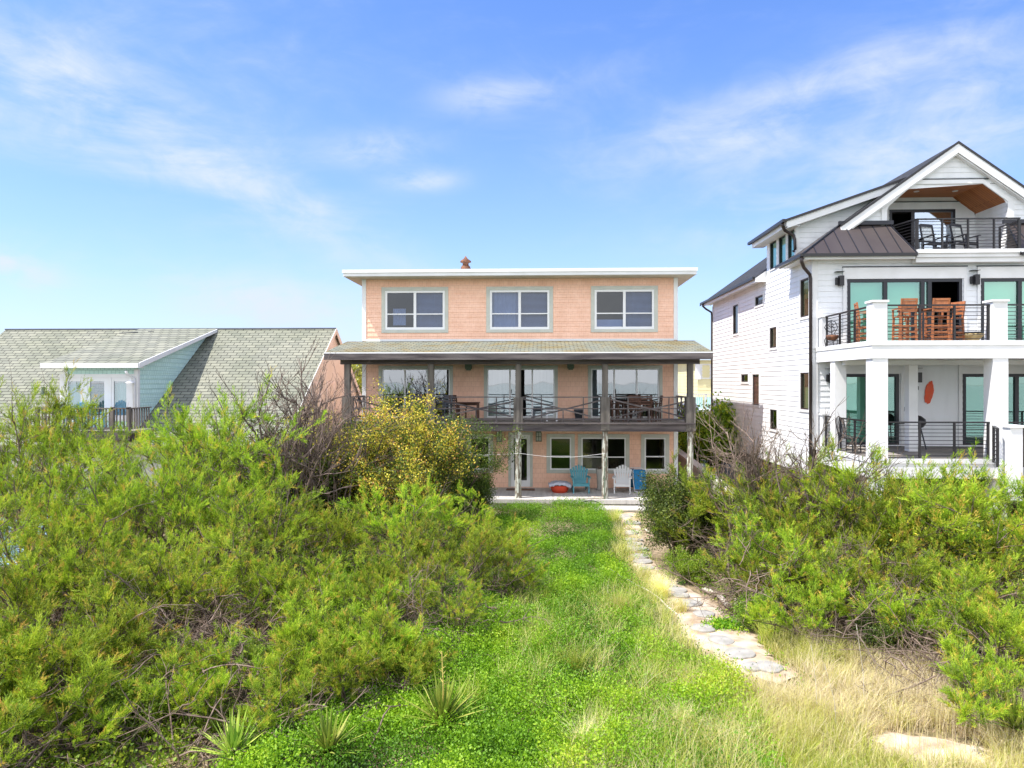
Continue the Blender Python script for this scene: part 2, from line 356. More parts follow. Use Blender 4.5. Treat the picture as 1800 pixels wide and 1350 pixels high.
# windows: upstairs, sliding doors, ground floor
def wz(py,px=900,Y=28): return ZA(px,py,Y)
up=[(XA(677,28),XA(782,28)),(XA(861,28),XA(966,28)),(XA(1045,28),XA(1150,28))]
uz=(wz(579),wz(510))
mid=[(XA(671,28),XA(791,28)),(XA(856,28),XA(975,28)),(XA(1039,28),XA(1159,28))]
mz=(2.76,wz(648))
lowz=(wz(826,1000),wz(769,1000))
low=[(XA(826,28),XA(861,28)),(XA(967,28),XA(1004,28)),(XA(1022,28),XA(1100,28)),(XA(1133,28),XA(1170,28)),(XA(762,28),XA(800,28)),(XA(690,28),XA(730,28))]
doorx=(XA(898,28),XA(932,28)); doorz=(.03,2.08)
ops=[(a,b,uz[0],uz[1]) for a,b in up]+[(a,b,mz[0],mz[1]) for a,b in mid]+[(a,b,lowz[0],lowz[1]) for a,b in low]+[(doorx[0],doorx[1],doorz[0],doorz[1])]
w=MB(O)
lap(w,FW,PX0,PX1,-.3,8.24,.19,ops)
lap(w,SL(PX0),YF,PB,-.3,8.24,.19); lap(w,SR(PX1),YF,PB,-.3,8.24,.19)
w.quad((PX0,PB,-.3),(PX1,PB,-.3),(PX1,PB,8.24),(PX0,PB,8.24))
w.build('wall',M['pink'],pink)
t=MB(O)
for x,s in ((PX0,-1),(PX1,1)):
    xa,xb=(x-.03,x+.13) if s<0 else (x-.13,x+.03)
    t.box(xa,xb,YF-.035,YF+.1,-.3,2.40); t.box(xa,xb,YF-.035,YF+.1,2.72,4.98); t.box(xa,xb,YF-.035,YF+.1,5.80,8.24)
t.box(PX0+.13,PX1-.13,YF-.03,YF,5.74,5.86)
t.build('corner_trim',M['white'],pink)
ro=MB(O); RX0,RX1=XA(603,27.3),XA(1225,27.3)
ro.box(RX0,RX1,27.3,39.1,8.27,8.47); roof=ro.build('roof',M['white'],pink)
e=MB(O); e.box(RX0-.03,RX1+.03,27.26,39.14,8.475,8.52); e.box(RX0-.03,RX1+.03,27.262,27.296,8.40,8.47); e.build('drip_edge',M['vinyl'],roof)
e=MB(O); e.box(RX0+.05,RX1-.05,27.33,39.0,8.245,8.268); e.build('soffit',M['soffit'],roof)
ch=MB(O); cx=XA(818.5,30); 
ch.lathe([(.23,8.5),(.24,8.60),(.21,8.62),(.20,8.7)],16,(cx,30,0)); chim=ch.build('chimney',M['rust'],roof,smooth=True)
ch=MB(O); ch.lathe([(.20,8.68),(.215,8.72),(.215,8.98),(.19,9.05),(.15,9.10)],16,(cx,30,0)); ch.lathe([(.13,9.10),(.13,9.2),(.24,9.24),(.22,9.30),(.10,9.38),(.05,9.44),(.02,9.5)],16,(cx,30,0)); ch.build('chimney',M['clay'],roof,label='terracotta chimney pot with cap',smooth=True)
blinds=[[(.12,.34,.12,.55,'curtain'),(.5,1,0,.98,'slat')],[(.5,1,0,1,'slat'),(0,.5,0,.98,'curtain')],[(.5,1,0,1,'slat'),(0,.5,.0,.25,'solid')]]
for (a,b),bl in zip(up,blinds): window(pink,O,FW,a,b,uz[0],uz[1],.14,cols=(0,.5,1),rail=.40,blind=bl,fw=.085)
bl=[[(0,.08,0,1,'curtain')],[(.0,.36,0,1,'solid'),(.66,1,0,1,'solid')],[(.0,.12,0,1,'curtain')]]
for i,(a,b) in enumerate(mid):
    window(pink,O,FW,a,b,mz[0],mz[1],.12,cols=(0,.34,.67,1),glass='gl_door',blind=bl[i],name='sliding_door',handle=.36,blindm='curtain')
for i,(a,b) in enumerate(low):
    if i==2: window(pink,O,FW,a,b,lowz[0],lowz[1],.14,cols=(0,.5,1),rail=.40,glass='gl_low',blind=[(0,.5,0,.4,'slat')],blindm='blindtan')
    else: window(pink,O,FW,a,b,lowz[0],lowz[1],.14,cols=(0,1),rail=.42,glass='gl_low')
d=MB(O); a,b=doorx; z0,z1=doorz
fbox(d,FW,a-.10,a,z0,z1+.1,-.02,.03); fbox(d,FW,b,b+.10,z0,z1+.1,-.02,.03); fbox(d,FW,a,b,z1,z1+.1,-.02,.032)
dr=d.build('door',M['trim'],pink)
d=MB(O)
fbox(d,FW,a+.003,a+.13,z0,z1,-.06,-.01); fbox(d,FW,b-.13,b-.003,z0,z1,-.06,-.01); fbox(d,FW,a+.13,b-.13,z1-.16,z1,-.06,-.01); fbox(d,FW,a+.13,b-.13,z0,z0+.25,-.06,-.01)
d.build('door_leaf',M['white'],dr)
d=MB(O); d.quad(FW(a+.12,z0+.24,-.04),FW(b-.12,z0+.24,-.04),FW(b-.12,z1-.15,-.04),FW(a+.12,z1-.15,-.04)); d.build('pane',M['gl_low'],dr)
d=MB(O); d.lathe([(.01,0),(.03,.02),(.03,.05),(.01,.07)],10,(a+.07,YF-.05,1.0)); d.build('handle',M['black'],dr)
# interior rooms
i_=MB(O)
i_.quad((PX0+.02,YF+4,0),(PX1-.02,YF+4,0),(PX1-.02,YF+4,8.2),(PX0+.02,YF+4,8.2))
for z in (-.02,2.66,5.35): i_.box(PX0+.03,PX1-.03,YF+.16,YF+3.98,z-.02,z)
for z in (2.4,5.2,8.15): i_.box(PX0+.03,PX1-.03,YF+.16,YF+3.98,z,z+.02)
for x in (XA(735,28),XA(826,28),XA(1010,28),XA(1115,28)): i_.box(x-.05,x+.05,YF+.2,YF+3.95,5.4,8.1)
i_.build('interior',M['room'],pink)
# porch roof
r=MB(O); QX0,QX1=XA(570,25),XA(1253,25)
zb,zf=5.78,5.22
r.prism([(QX0,25.0,zf),(QX1,25.0,zf),(QX1,YF-.01,zb),(QX0,YF-.01,zb)],(0,0,-.04))
pr=r.build('porch_roof',M['porch_shingle'],pink)
r=MB(O); r.box(QX0-.01,QX1+.01,24.975,24.998,5.175,5.215); r.build('drip_edge',M['vinyl'],pr)
r=MB(O); xm=QX0+(QX1-QX0)*.67
r.box(QX0,xm-.003,24.96,25.0,4.945,5.172); r.box(xm+.003,QX1,24.955,24.995,4.955,5.172)
for x in (QX0+.02,QX1-.02): r.prism([(x-.02,25.0,4.95),(x-.02,YF,5.3),(x-.02,YF,5.72),(x-.02,25.0,5.17)],(.04,0,0))
r.build('fascia',M['wood_h'],pr)
r=MB(O); r.prism([(QX0+.04,25.02,5.0),(QX1-.04,25.02,5.0),(QX1-.04,YF-.05,5.10),(QX0+.04,YF-.05,5.10)],(0,0,.02)); r.build('porch_ceiling',M['porch_ceiling'],pr)
r=MB(O); r.box(QX0+.45,QX1-.35,YP-.06,YP+.06,4.80,4.995); r.build('header_beam',M['wood_h'],pr)
PXs=[XA(p,YP) for p in (611,758,911,1063.5,1213)]
for i,x in enumerate(PXs):
    p=MB(O); p.box(x-.10,x+.10,YP-.10,YP+.10,3.62,4.80); q=p.build('porch_post',M['wood_v'],pink)
    p=MB(O); p.box(x-.165,x+.165,YP-.165,YP+.145,2.44,3.62); p.box(x-.06,x+.06,YP-.18,YP-.167,2.5,3.58); p.build('post_casing',M['wood_v'],q)
    p=MB(O)
    rr=random.Random(i); pts=[(x+rr.uniform(-.008,.008),YP+rr.uniform(-.008,.008),z) for z in (-.2,.4,1,1.6,2.2,2.42)]
    p.tube(pts,.118,.105,8); p.build('lower_post',M['peel'],pink,smooth=False)
# deck
r=MB(O)
n=13
for i in range(n):
    y0=25.38+i*(YF-25.40)/n; r.box(PXs[0]-.15,PXs[4]+.15,y0,y0+(YF-25.40)/n-.008,2.655,2.70)
dk=r.build('deck',M['deckwood'],pink)
r=MB(O); r.box(PXs[0]-.12,PXs[4]+.12,25.36,25.40,2.40,2.65); r.box(PXs[0]-.14,PXs[4]+.14,25.30,25.375,2.66,2.715)
for i in range(24):
    x=PXs[0]+.2+i*(PXs[4]-PXs[0]-.4)/23; r.box(x-.02,x+.02,25.41,YF-.05,2.45,2.65)
r.box(PXs[0]-.12,PXs[0]-.08,25.41,YF,2.42,2.65); r.box(PXs[4]+.08,PXs[4]+.12,25.41,YF,2.42,2.65)
r.build('deck_beam',M['wood_h'],dk)
# railing
for i in range(4):
    x0=PXs[i]+.165;x1=PXs[i+1]-.165; r=MB(O); y=YP-.02
    r.box(x0,x1,y-.05,y+.05,3.60,3.635); r.box(x0,x1,y-.02,y+.02,2.80,2.86); r.box(x0,x1,y-.012,y+.012,3.19,3.225)
    za,zb2=2.88,3.58
    if i%2==0: r.beam((x0,y-.03,zb2-.02),(x1-.35,y-.03,za+.05),.02,.05); r.beam((x0+.3,y+.03,za+.0),(x1,y+.03,zb2-.08),.02,.05)
    else: r.beam((x0,y-.03,zb2-.03),(x1-.1,y-.03,za+.05),.02,.05); r.beam((x0+.05,y+.03,za),(x1,y+.03,zb2-.12),.02,.05)
    for k in (.24,.52,.78): 
        xx=x0+(x1-x0)*k; r.box(xx-.02,xx+.02,y-.055,y-.03,2.72,3.60 if k!=.52 else 3.2)
    r.build('railing',M['wood_h'],pink)
for x in (PXs[0]-.02,PXs[4]+.02):
    r=MB(O); y0,y1=YP+.15,YF-.05
    r.box(x-.05,x+.05,y0,y1,3.59,3.63); r.box(x-.02,x+.02,y0,y1,2.80,2.86)
    for k in range(3):
        ya=y0+(y1-y0)*k/3;yb=y0+(y1-y0)*(k+1)/3
        r.beam((x-.025,ya,2.86),(x-.025,yb,3.58),.02,.06); r.beam((x+.025,ya,3.58),(x+.025,yb,2.86),.02,.06)
        r.box(x-.02,x+.02,yb-.02,yb+.02,2.86,3.59)
    r.build('railing',M['wood_h'],pink)
# porch floor
r=MB(O)
for i in range(10):
    x0=PXs[0]-.3+i*(PXs[4]-PXs[0]+.6)/10; r.box(x0+.004,x0+(PXs[4]-PXs[0]+.6)/10-.004,25.15,YF-.02,-.14,0)
r.build('porch_floor',M['porchfloor'],pink)
r=MB(O); r.box(PXs[0]-.3,PXs[4]+.3,25.2,YF-.05,-.4,-.15); r.build('porch_base',M['concrete'],pink)
r=MB(O)
sx0,sx1=XA(1035,24.6),XA(1165,24.6)
for k in range(3): r.box(sx0,sx1,24.35+k*.26,24.35+k*.26+.25,-.24,-.19)
r.box(sx0+.1,sx1-.1,24.40,25.1,-.42,-.245); r.build('porch_step',M['porchfloor'],pink)
# lanterns
def lantern(px,zc,mname,kind):
    x=XA(px,YF); b=MB(O)
    if kind: 
        b.box(x-.10,x+.10,YF-.05,YF-.018,zc-.2,zc+.2); b.box(x-.12,x+.12,YF-.22,YF-.05,zc-.19,zc-.16); b.box(x-.10,x+.10,YF-.20,YF-.05,zc+.16,zc+.22)
        b.box(x-.08,x+.08,YF-.18,YF-.06,zc+.22,zc+.25)
        for s in (-1,1): b.box(x+s*.10-.012,x+s*.10+.012,YF-.21,YF-.19,zc-.16,zc+.16)
        b.box(x-.012,x+.012,YF-.21,YF-.19,zc-.16,zc+.16); b.box(x-.1,x+.1,YF-.21,YF-.19,zc-.012,zc+.012)
        l=b.build('wall_lantern',M['verdigris'],pink)
        g=MB(O); g.box(x-.085,x+.085,YF-.185,YF-.06,zc-.155,zc+.155); g.build('lamp_glass',M['trim'],l)
    else:
        b.box(x-.13,x+.13,YF-.20,YF-.018,zc-.17,zc+.12); b.box(x-.15,x+.15,YF-.23,YF-.018,zc+.12,zc+.17); b.box(x-.09,x+.09,YF-.17,YF-.03,zc-.22,zc-.17)
        b.build('wall_lantern',M['verdigris'],pink)
lantern(824,4.84,'v',0); lantern(1003,4.86,'v',0); lantern(878,wz(768,878),'v',1); lantern(947,wz(767,947),'v',1)
# things on the deck and porch
def slat_chair(name,label,loc,rz,m,group=None):
    t=thing(name,label,'chair',loc,rz,group); b=MB()
    for i in range(5): b.box(-.22,.22,-.22+i*.09,-.22+i*.09+.075,.42,.445)
    b.build('seat',m,t)
    b=MB(); 
    for x in (-.2,.2): b.beam((x,.2,.44),(x,.28,.95),.04,.04)
    for z in (.55,.65,.75,.85,.93): b.beam((-.2,.2+(z-.44)*.157,z),(.2,.2+(z-.44)*.157,z),.02,.06)
    b.build('backrest',m,t)
    for x,y in ((-.2,-.2),(.2,-.2),(-.2,.2),(.2,.2)):
        b=MB(); b.box(x-.02,x+.02,y-.02,y+.02,0,.42); b.build('leg',m,t)
    b=MB()
    for x in (-.24,.24): b.box(x-.03,x+.03,-.22,.22,.64,.665); b.box(x-.02,x+.02,-.22,-.18,.42,.64)
    b.build('armrest',m,t); return t
def table(name,label,loc,rz,m,w,d,h,group=None):
    t=thing(name,label,'table',loc,rz,group); b=MB()
    n=max(3,int(d/.1))
    for i in range(n): b.box(-w/2,w/2,-d/2+i*d/n,-d/2+(i+1)*d/n-.008,h-.03,h)
    b.build('tabletop',m,t)
    for x,y in ((-1,-1),(1,-1),(-1,1),(1,1)):
        b=MB(); xx=x*(w/2-.06);yy=y*(d/2-.06); b.box(xx-.03,xx+.03,yy-.03,yy+.03,0,h-.032); b.build('leg',m,t)
    b=MB(); b.box(-w/2+.08,w/2-.08,-.02,.02,h-.12,h-.033); b.build('apron',m,t); return t
DZ=2.70
table('dining_table','dark brown slatted dining table on the upper deck before the right glass door',(XA(1118,26.8),26.8,DZ),0,M['darkteak'],1.5,.8,.74)
for i,(px,y,rz,l) in enumerate([(1086,26.6,R(90),'dark brown slatted chair at the left end of the deck dining table'),(1112,26.15,R(180),'dark brown slatted chair on the near side of the deck dining table, left one'),(1134,26.15,R(180),'dark brown slatted chair on the near side of the deck dining table, right one'),(1150,26.8,R(-90),'dark brown slatted chair at the right end of the deck dining table'),(1118,27.35,0,'dark brown slatted chair between deck dining table and glass door')]):
    slat_chair('deck_chair',l,(XA(px,y),y,DZ),rz,M['darkteak'],'chairs round the deck dining table')
table('side_table','small dark square table on the upper deck between left and middle glass doors',(XA(822,26.8),26.8,DZ),0,M['darkteak'],.9,.6,.70)
slat_chair('deck_chair','brown slatted deck chair with its back to the pink wall beside the small dark table',(XA(806,27.0),27.0,DZ),R(60),M['darkteak'])
table('side_table','low white plastic table behind the railing before the middle glass door',(XA(970,26.6),26.6,DZ),0,M['whiteplastic'],.48,.42,.42)
table('side_table','small black topped stand left of the low white plastic table on the deck',(XA(945,26.9),26.9,DZ),0,M['greyplastic'],.42,.42,.46)
slat_chair('deck_chair','grey deck chair behind the railing at the left glass door',(XA(735,26.7),26.7,DZ),R(20),M['greyplastic'])
slat_chair('deck_chair','grey deck chair beside the far left post, half hidden by yellow leaves',(XA(780,26.8),26.8,DZ),R(-30),M['greyplastic'])
bk=thing('bucket','dark grey plastic pail against the pink wall on the upper deck','bucket',(XA(1017,27.6),27.6,DZ))
b=MB(); b.lathe([(.13,0),(.17,.36),(.185,.36),(.185,.40),(.15,.40),(.12,.05)],16); b.build('pail',M['greyplastic'],bk,smooth=True)
b=MB(); b.tube([(-.18,0,.38),(-.15,-.05,.27),(0,-.19,.2),(.15,-.05,.27),(.18,0,.38)],.008,None,6); b.build('handle',M['black'],bk)
def adirondack(name,label,loc,rz,m):
    t=thing(name,label,'chair',loc,rz); b=MB()
    for i in range(6):
        y=-.28+i*.09; z=.37-.022*i; b.beam((-.27,y,z),(.27,y,z),.08,.02)
    b.build('seat',m,t)
    b=MB(); n=7
    for i in range(n):
        a=(i-3)*.085; top=.98-.035*abs(i-3)**1.35
        b.beam((a*.75,.22,.24),(a*1.25,.22+(top-.24)*.38,top),.078,.018,up=(0,-1,.3))
    b.beam((-.27,.30,.42),(.27,.30,.42),.03,.06); b.beam((-.30,.44,.74),(.30,.44,.74),.02,.06)
    b.build('backrest',m,t)
    for s in (-1,1):
        b=MB(); b.box(s*.31-.055,s*.31+.055,-.36,.30,.565,.59); b.build('armrest',m,t)
        b=MB(); b.box(s*.29-.02,s*.29+.02,-.32,-.22,0,.563); b.build('leg',m,t)
        b=MB(); b.beam((s*.265,-.30,.33),(s*.265,.62,.03),.025,.11); b.build('rear_rail',m,t)
    b=MB(); b.box(-.27,.27,-.325,-.30,.26,.35); b.build('apron',m,t); return t
adirondack('adirondack_chair','teal blue fan back adirondack chair on the ground porch below the double window',(XA(1020,26.9),26.9,0),R(4),M['teal'])
adirondack('adirondack_chair','white fan back adirondack chair on the ground porch right of the peeling post',(XA(1094,26.9),26.9,0),R(-8),M['white'])
# folded beach chairs
def beach_chair(label,loc,rz,lean,m):
    t=thing('folding_beach_chair',label,'beach chair',loc,rz); b=MB()
    for s in (-1,1): b.tube([(s*.24,.0,.02),(s*.27,lean*.3,.35),(s*.26,lean*.7,.78),(s*.2,lean*.8,.84)],.013,None,6)
    b.tube([(-.2,lean*.8,.84),(.2,lean*.8,.84)],.013,None,6); b.tube([(-.24,0,.02),(.24,0,.02)],.013,None,6); b.build('frame',M['whiteplastic'],t)
    b=MB(); n=8
    for i in range(n):
        z0=.1+.7*i/n;z1=.1+.7*(i+1)/n
        f=lambda z:lean*z/.9-.02+.02*math.sin(z*7)
        b.quad((-.23,f(z0),z0),(.23,f(z0),z0),(.23,f(z1),z1),(-.23,f(z1),z1)); b.quad((-.23,f(z0)+.04,z0),(.23,f(z0)+.04,z0),(.23,f(z1)+.04,z1),(-.23,f(z1)+.04,z1))
    b.build('sling',m,t); 
    b=MB(); b.box(-.06,.06,-.028,-.02,.42,.44); b.build('label_tag',M['whiteplastic'],t)
beach_chair('bright blue folded beach chair leaning at the front, right of the white adirondack chair',(XA(1127,27.0),27.0,0),R(6),.35,M['bluefab'])
beach_chair('dark blue folded beach chair leaning behind the bright blue one',(XA(1119,27.5),27.5,0),R(-3),.25,M['darkblue'])
t=thing('storage_tub','low red tub under a cloth on the porch left of the teal chair','tub',(XA(984,26.9),26.9,0))
b=MB(); b.lathe([(.28,0),(.34,.14),(.36,.24),(.36,.26),(.3,.26)],20); q=b.build('tub',M['redfab'],t,smooth=True)
t=thing('beach_towel','crumpled white and grey cloth heaped over the red tub','cloth',(XA(984,26.9),26.9,.24))
b=MB(); rr=random.Random(5); N=14
g=[[(-.42+.84*i/N+rr.uniform(-.02,.02), -.34+.62*j/N, .16*(1-abs(i/N-.5)**2*2.4)+rr.uniform(-.025,.03)-(.10 if j in(0,) else 0)) for j in range(N+1)] for i in range(N+1)]
vs=[p for r_ in g for p in r_]; b.add(vs,[(i*(N+1)+j,(i+1)*(N+1)+j,(i+1)*(N+1)+j+1,i*(N+1)+j+1) for i in range(N) for j in range(N)])
q=b.build('cloth',M['cloth'],t,smooth=True); sm=q.modifiers.new('thickness','SOLIDIFY'); sm.thickness=.02
t=thing('door_mat','brown door mat lying before the white porch door','mat',(XA(915,27.4),27.4,.004))
b=MB(); b.box(-.55,.55,-.22,.22,0,.02); b.build('mat',mat('coir_mat',(.13,.07,.05),(.20,.12,.08),20,.95,.5,90),t,bevel=.006)
t=thing('urn','slim grey urn planter against the wall behind the peeling post','planter',(XA(1054,27.5),27.5,0))
b=MB(); b.lathe([(.13,0),(.13,.05),(.09,.1),(.11,.5),(.15,.8),(.13,.82),(.10,.6)],14); b.build('pot',M['concrete'],t,smooth=True)
b=MB(); 
for k in range(9):
    an=k*.7; b.tube([(0,0,.75),(math.cos(an)*.1,math.sin(an)*.1,.9),(math.cos(an)*.16,math.sin(an)*.16,.93)],.012,.003,5)
b.build('dry_plant',M['bark'],t)
t=thing('clothes_line','thin white line sagging across the ground porch between the posts','rope',(PXs[2],YP-.05,1.3))
b=MB(); xs=np.linspace(0,PXs[3]-PXs[2],20); b.tube([(x,-.08,1.62-1.3+(.0)-.14*math.sin(math.pi*x/xs[-1])) for x in xs],.006,None,5); xs2=np.linspace(PXs[1]-PXs[2],0,20); b.tube([(x,-.08,.30-.05*math.sin(math.pi*(x-xs2[0])/(-xs2[0]))) for x in xs2],.006,None,5); b.build('line',M['rope'],t)
t=thing('garden_hose','dark hose hanging in a loop over the porch edge beside the step','hose',(XA(1042,24.95),24.95,-.05))
b=MB(); b.tube([(.35*math.cos(a)-.1,-.02+.03*math.sin(a*2),.02+.22*math.sin(a)*(.6)-.1) for a in np.linspace(0,5.6,30)],.018,None,6); b.build('hose',M['black'],t,smooth=True)
t=thing('conduit_pipe','pale green pipe strapped up the peeling post right of the teal chair','pipe',(PXs[3],YP-.15,0))
b=MB(); b.tube([(-.03,-.02,.0),(-.03,-.02,1.1),(0.03,-.02,1.15),(.03,-.02,1.5)],.02,None,8); b.box(-.09,-.0,-.045,.03,.72,.76); b.build('pipe',M['verdigris'],t)
t=thing('driftwood_plank','pale driftwood plank lying on the porch edge left of the post','plank',(XA(1040,25.3),25.3,.01))
b=MB(); b.beam((-.55,0,.03),(.35,.05,.03),.09,.03); b.beam((.0,.12,.05),(.42,.02,.05),.05,.04); b.build('plank',M['driftwood'],t)
# ================================================================ WHITE HOUSE
WX=8.73; WF=23.3; WB=36.6; WR=18.9; WO=(13.8,23.3,0)
wh=thing('modern_house','tall white lap sided house with dark roof, cable railed balconies and gabled top deck','house',WO)
S=SL(WX); FWW=FR(WF)
def sideop(x0,x1,y0,y1):
    ya,yb=YA(x1,WX),YA(x0,WX); xm=(x0+x1)/2; ym=YA(xm,WX)
    return (ya,yb,ZA(xm,y1,ym),ZA(xm,y0,ym))
sw=[sideop(1408,1423,490,557),sideop(1408,1423,655,720),sideop(1289.3,1298.3,536,587),sideop(1328.5,1342,520,536),sideop(1354,1366,575.5,611.5),sideop(1304,1316,657.8,671.5),sideop(1324,1335.2,658,712),sideop(1354.7,1366.7,720,755)]
dz0,dz1=8.42,9.46
dw=[(YA(1366,WX),YA(1354.4,WX),dz0,dz1),(YA(1382.5,WX),YA(1370,WX),dz0,dz1),(YA(1399,WX),YA(1386,WX),dz0,dz1)]
DA,DB=24.75,27.9   # dormer front / back
w=MB(WO)
lap(w,S,WF,WB,1.72,8.22,.178,sw)
lap(w,S,DA,DB,8.22,9.72,.178,dw)
# dormer front cheek: from X=WX up to meeting main slope
RXg=13.63; RZg=12.03; P_=.714
dsl=.344
def mainz(x): return RZg-P_*abs(x-RXg)
def dormz(x): return 9.66+dsl*(x-8.3)
lap(w,FR(DA),WX,12.6,8.22,11.0,.178,(),lo=lambda z:max(WX,8.3+(z-9.50)/dsl),hi=lambda z:max(max(WX,8.3+(z-9.50)/dsl),min(12.6,RXg-(RZg-.1-z)/P_)))
lap(w,FR(DB) ,WX,12.6,8.22,11.0,.178,(),lo=lambda z:max(WX,8.3+(z-9.50)/dsl),hi=lambda z:max(max(WX,8.3+(z-9.50)/dsl),min(12.6,RXg-(RZg-.1-z)/P_)))
# front wall
ud=[(XA(1489,WF),XA(1691,WF),5.26,7.47),(XA(1724,WF),XA(1930,WF),5.26,7.47)]
ld=[(XA(1482,WF),XA(1580,WF),2.14,4.42),(XA(1692,WF),XA(1900,WF),2.14,4.42)]
lap(w,FWW,WX,WR,2.1,8.3,.178,ud+ld)
w.quad((WX+.02,WB,-.3),(WR,WB,-.3),(WR,WB,8.2),(WX+.02,WB,8.2)); w.quad((WR,WF,-.3),(WR,WB,-.3),(WR,WB,8.2),(WR,WF,8.2))
# gable front wall
GY=24.05; OX0,OX1=11.43,15.32
def inner(x): return mainz(x)-.30
ozL,ozR,ot=9.93,10.10,10.70; oa,ob=12.30,14.52
lap(w,FR(GY),8.9,18.4,9.30,11.75,.178,(),lo=lambda z:RXg-(RZg-.30-z)/P_,hi=lambda z:max(RXg-(RZg-.30-z)/P_,min(RXg+(RZg-.30-z)/P_,(OX0 if z<ozL else OX0+(oa-OX0)*(z-ozL)/(ot-ozL)) if z<ot else 99)))
lap(w,FR(GY),8.9,18.4,9.30,10.70,.178,(),lo=lambda z:min(RXg+(RZg-.30-z)/P_,(OX1 if z<ozR else OX1-(OX1-ob)*(z-ozR)/(ot-ozR))),hi=lambda z:RXg+(RZg-.30-z)/P_)
# recess walls (door wall and sides)
RY=25.75
td=(XA(1563,RY),XA(1679,RY),8.37,ZA(1620,368,RY))
lap(w,FR(RY),OX0,OX1,8.35,ot+.1,.178,[td],lo=lambda z:(OX0 if z<ozL else OX0+(oa-OX0)*(z-ozL)/(ot-ozL)),hi=lambda z:(OX1 if z<ozR else OX1-(OX1-ob)*(z-ozR)/(ot-ozR)))
lap(w,SL(OX1),GY,RY,8.35,ozR+.02,.178); lap(w,SR(OX0),GY,RY,8.35,ozL+.02,.178)
w.build('wall',M['white_siding'],wh)
# trims
t=MB(WO)
for z0,z1 in ((2.0,4.76),(5.24,8.2)):
    t.box(WX-.035,WX+.16,WF-.045,WF+.12,z0,z1)
t.box(WX-.03,WX+.12,WB-.1,WB+.02,1.7,8.0); t.box(WX-.03,WX+.1,DA-.02,DA+.1,8.25,9.6)
t.box(WX-.04,WX,WF-.02,WB,1.50,1.715); t.box(WX-.03,WX,WF+.12,WB,1.12,1.497)
t.box(WX-.045,WX+.16,WF-.05,WF+.12,-.35,1.497)
for a,b in ((XA(1481,WF),XA(1698,WF)),(XA(1717,WF),XA(1940,WF))):
    t.box(a,b,WF-.05,WF-.02,7.475,7.84); t.box(a,a+.09,WF-.05,WF-.02,5.25,7.472)
    t.box(b-.09,b,WF-.05,WF-.02,5.25,7.472)
for a,b in ((XA(1474,WF),XA(1588,WF)),(XA(1684,WF),XA(1910,WF))):
    t.box(a,b,WF-.05,WF-.02,4.43,4.72); t.box(a,a+.1,WF-.05,WF-.02,2.1,4.427); t.box(b-.1,b,WF-.05,WF-.02,2.1,4.427)
t.box(WX+.16,WR,WF-.06,WF,7.98,8.20)
t.build('trim_board',M['white'],wh)
t=MB(WO)
for a,b in ((XA(1481,WF),XA(1698,WF)),(XA(1717,WF),XA(1940,WF))): t.box(a-.02,b+.02,WF-.075,WF-.02,7.845,7.875)
t.box(oa,ob+.2,GY-.06,GY-.02,ot+.14,ot+.17); t.box(XA(1506,GY),XA(1553,GY),GY-.06,GY-.02,9.42,9.45); t.box(OX0,OX1,RY-.05,RY-.02,10.53,10.555)
t.box(XA(1781,GY),XA(1860,GY),GY-.06,GY-.02,9.42,9.45)
t.build('drip_cap',M['navy'],wh)
# gable trim around opening
t=MB(WO)
def gb(p,q,wd,y=GY-.045): t.beam((p[0],y,p[1]),(q[0],y,q[1]),.05,wd,up=(0,-1,0)) 
def strip(pts,y0,y1):
    t.prism([(p[0],y0,p[1]) for p in pts],(0,y1-y0,0))
strip([(OX0-.18,8.35),(OX0,8.35),(OX0,ozL),(OX0-.18,ozL+.02)],GY-.05,GY+.03)
strip([(OX1,8.35),(OX1+.2,8.35),(OX1+.2,ozR+.02),(OX1,ozR)],GY-.05,GY+.03)
strip([(OX0-.18,ozL+.022),(OX0,ozL+.002),(oa,ot),(oa-.02,ot+.14)],GY-.05,GY+.03)
strip([(oa,ot+.002),(ob,ot+.002),(ob+.02,ot+.138),(oa-.018,ot+.138)],GY-.052,GY+.03)
strip([(OX1,ozR+.002),(OX1+.2,ozR+.022),(ob+.024,ot+.14),(ob,ot)],GY-.05,GY+.03)
t.build('opening_trim',M['white'],wh)
# rakes
t=MB(WO)
def rake(xa,za,xb,zb,y,h,th=.05,dz=0):
    t.prism([(xa,y,za+dz),(xb,y,zb+dz),(xb,y,zb+dz-h),(xa,y,za+dz-h)],(0,th,0))
GR=23.82
rake(9.86,mainz(9.86)-.06,RXg,RZg-.06,GR,.30); rake(RXg,RZg-.06,17.4,mainz(17.4)-.06,GR,.30)
rake(9.86,mainz(9.86)-.37,RXg,RZg-.37,GR+.05,.04,.17); rake(RXg,RZg-.37,17.4,mainz(17.4)-.37,GR+.05,.04,.17)
# dormer rake
rake(8.3,dormz(8.3)-.06,12.15,dormz(12.15)-.06,DA-.42,.24); rake(8.3,dormz(8.3)-.27,12.15,dormz(12.15)-.27,DA-.37,.03,.37)
# soffits
t.prism([(8.3,DA-.36,9.42),(8.3,28.3,9.42),(WX,28.3,9.44),(WX,DA-.36,9.44)],(0,0,.02))
t.box(8.27,8.30,DA-.42,28.3,9.42,9.62)
t.box(8.34,WX,22.95,25.2,8.12,8.14); t.box(8.31,8.34,22.95,25.2,8.10,8.21); t.box(8.34,WX,28.0,37.1,8.12,8.14); t.box(8.31,8.34,28.0,37.1,8.05,8.20); t.prism([(8.31,27.97,8.05),(8.8,27.97,8.05),(8.8,27.97,8.54),(8.31,27.97,8.2)],(0,.03,0));  t.box(8.34,11.75,22.93,WF,8.12,8.14); t.box(8.34,11.78,22.90,22.93,8.05,8.16)
t.box(15.36,WR,22.90,22.93,8.05,8.16); t.box(15.36,WR,22.93,WF,8.12,8.14)
t.build('rake_board',M['white'],wh)
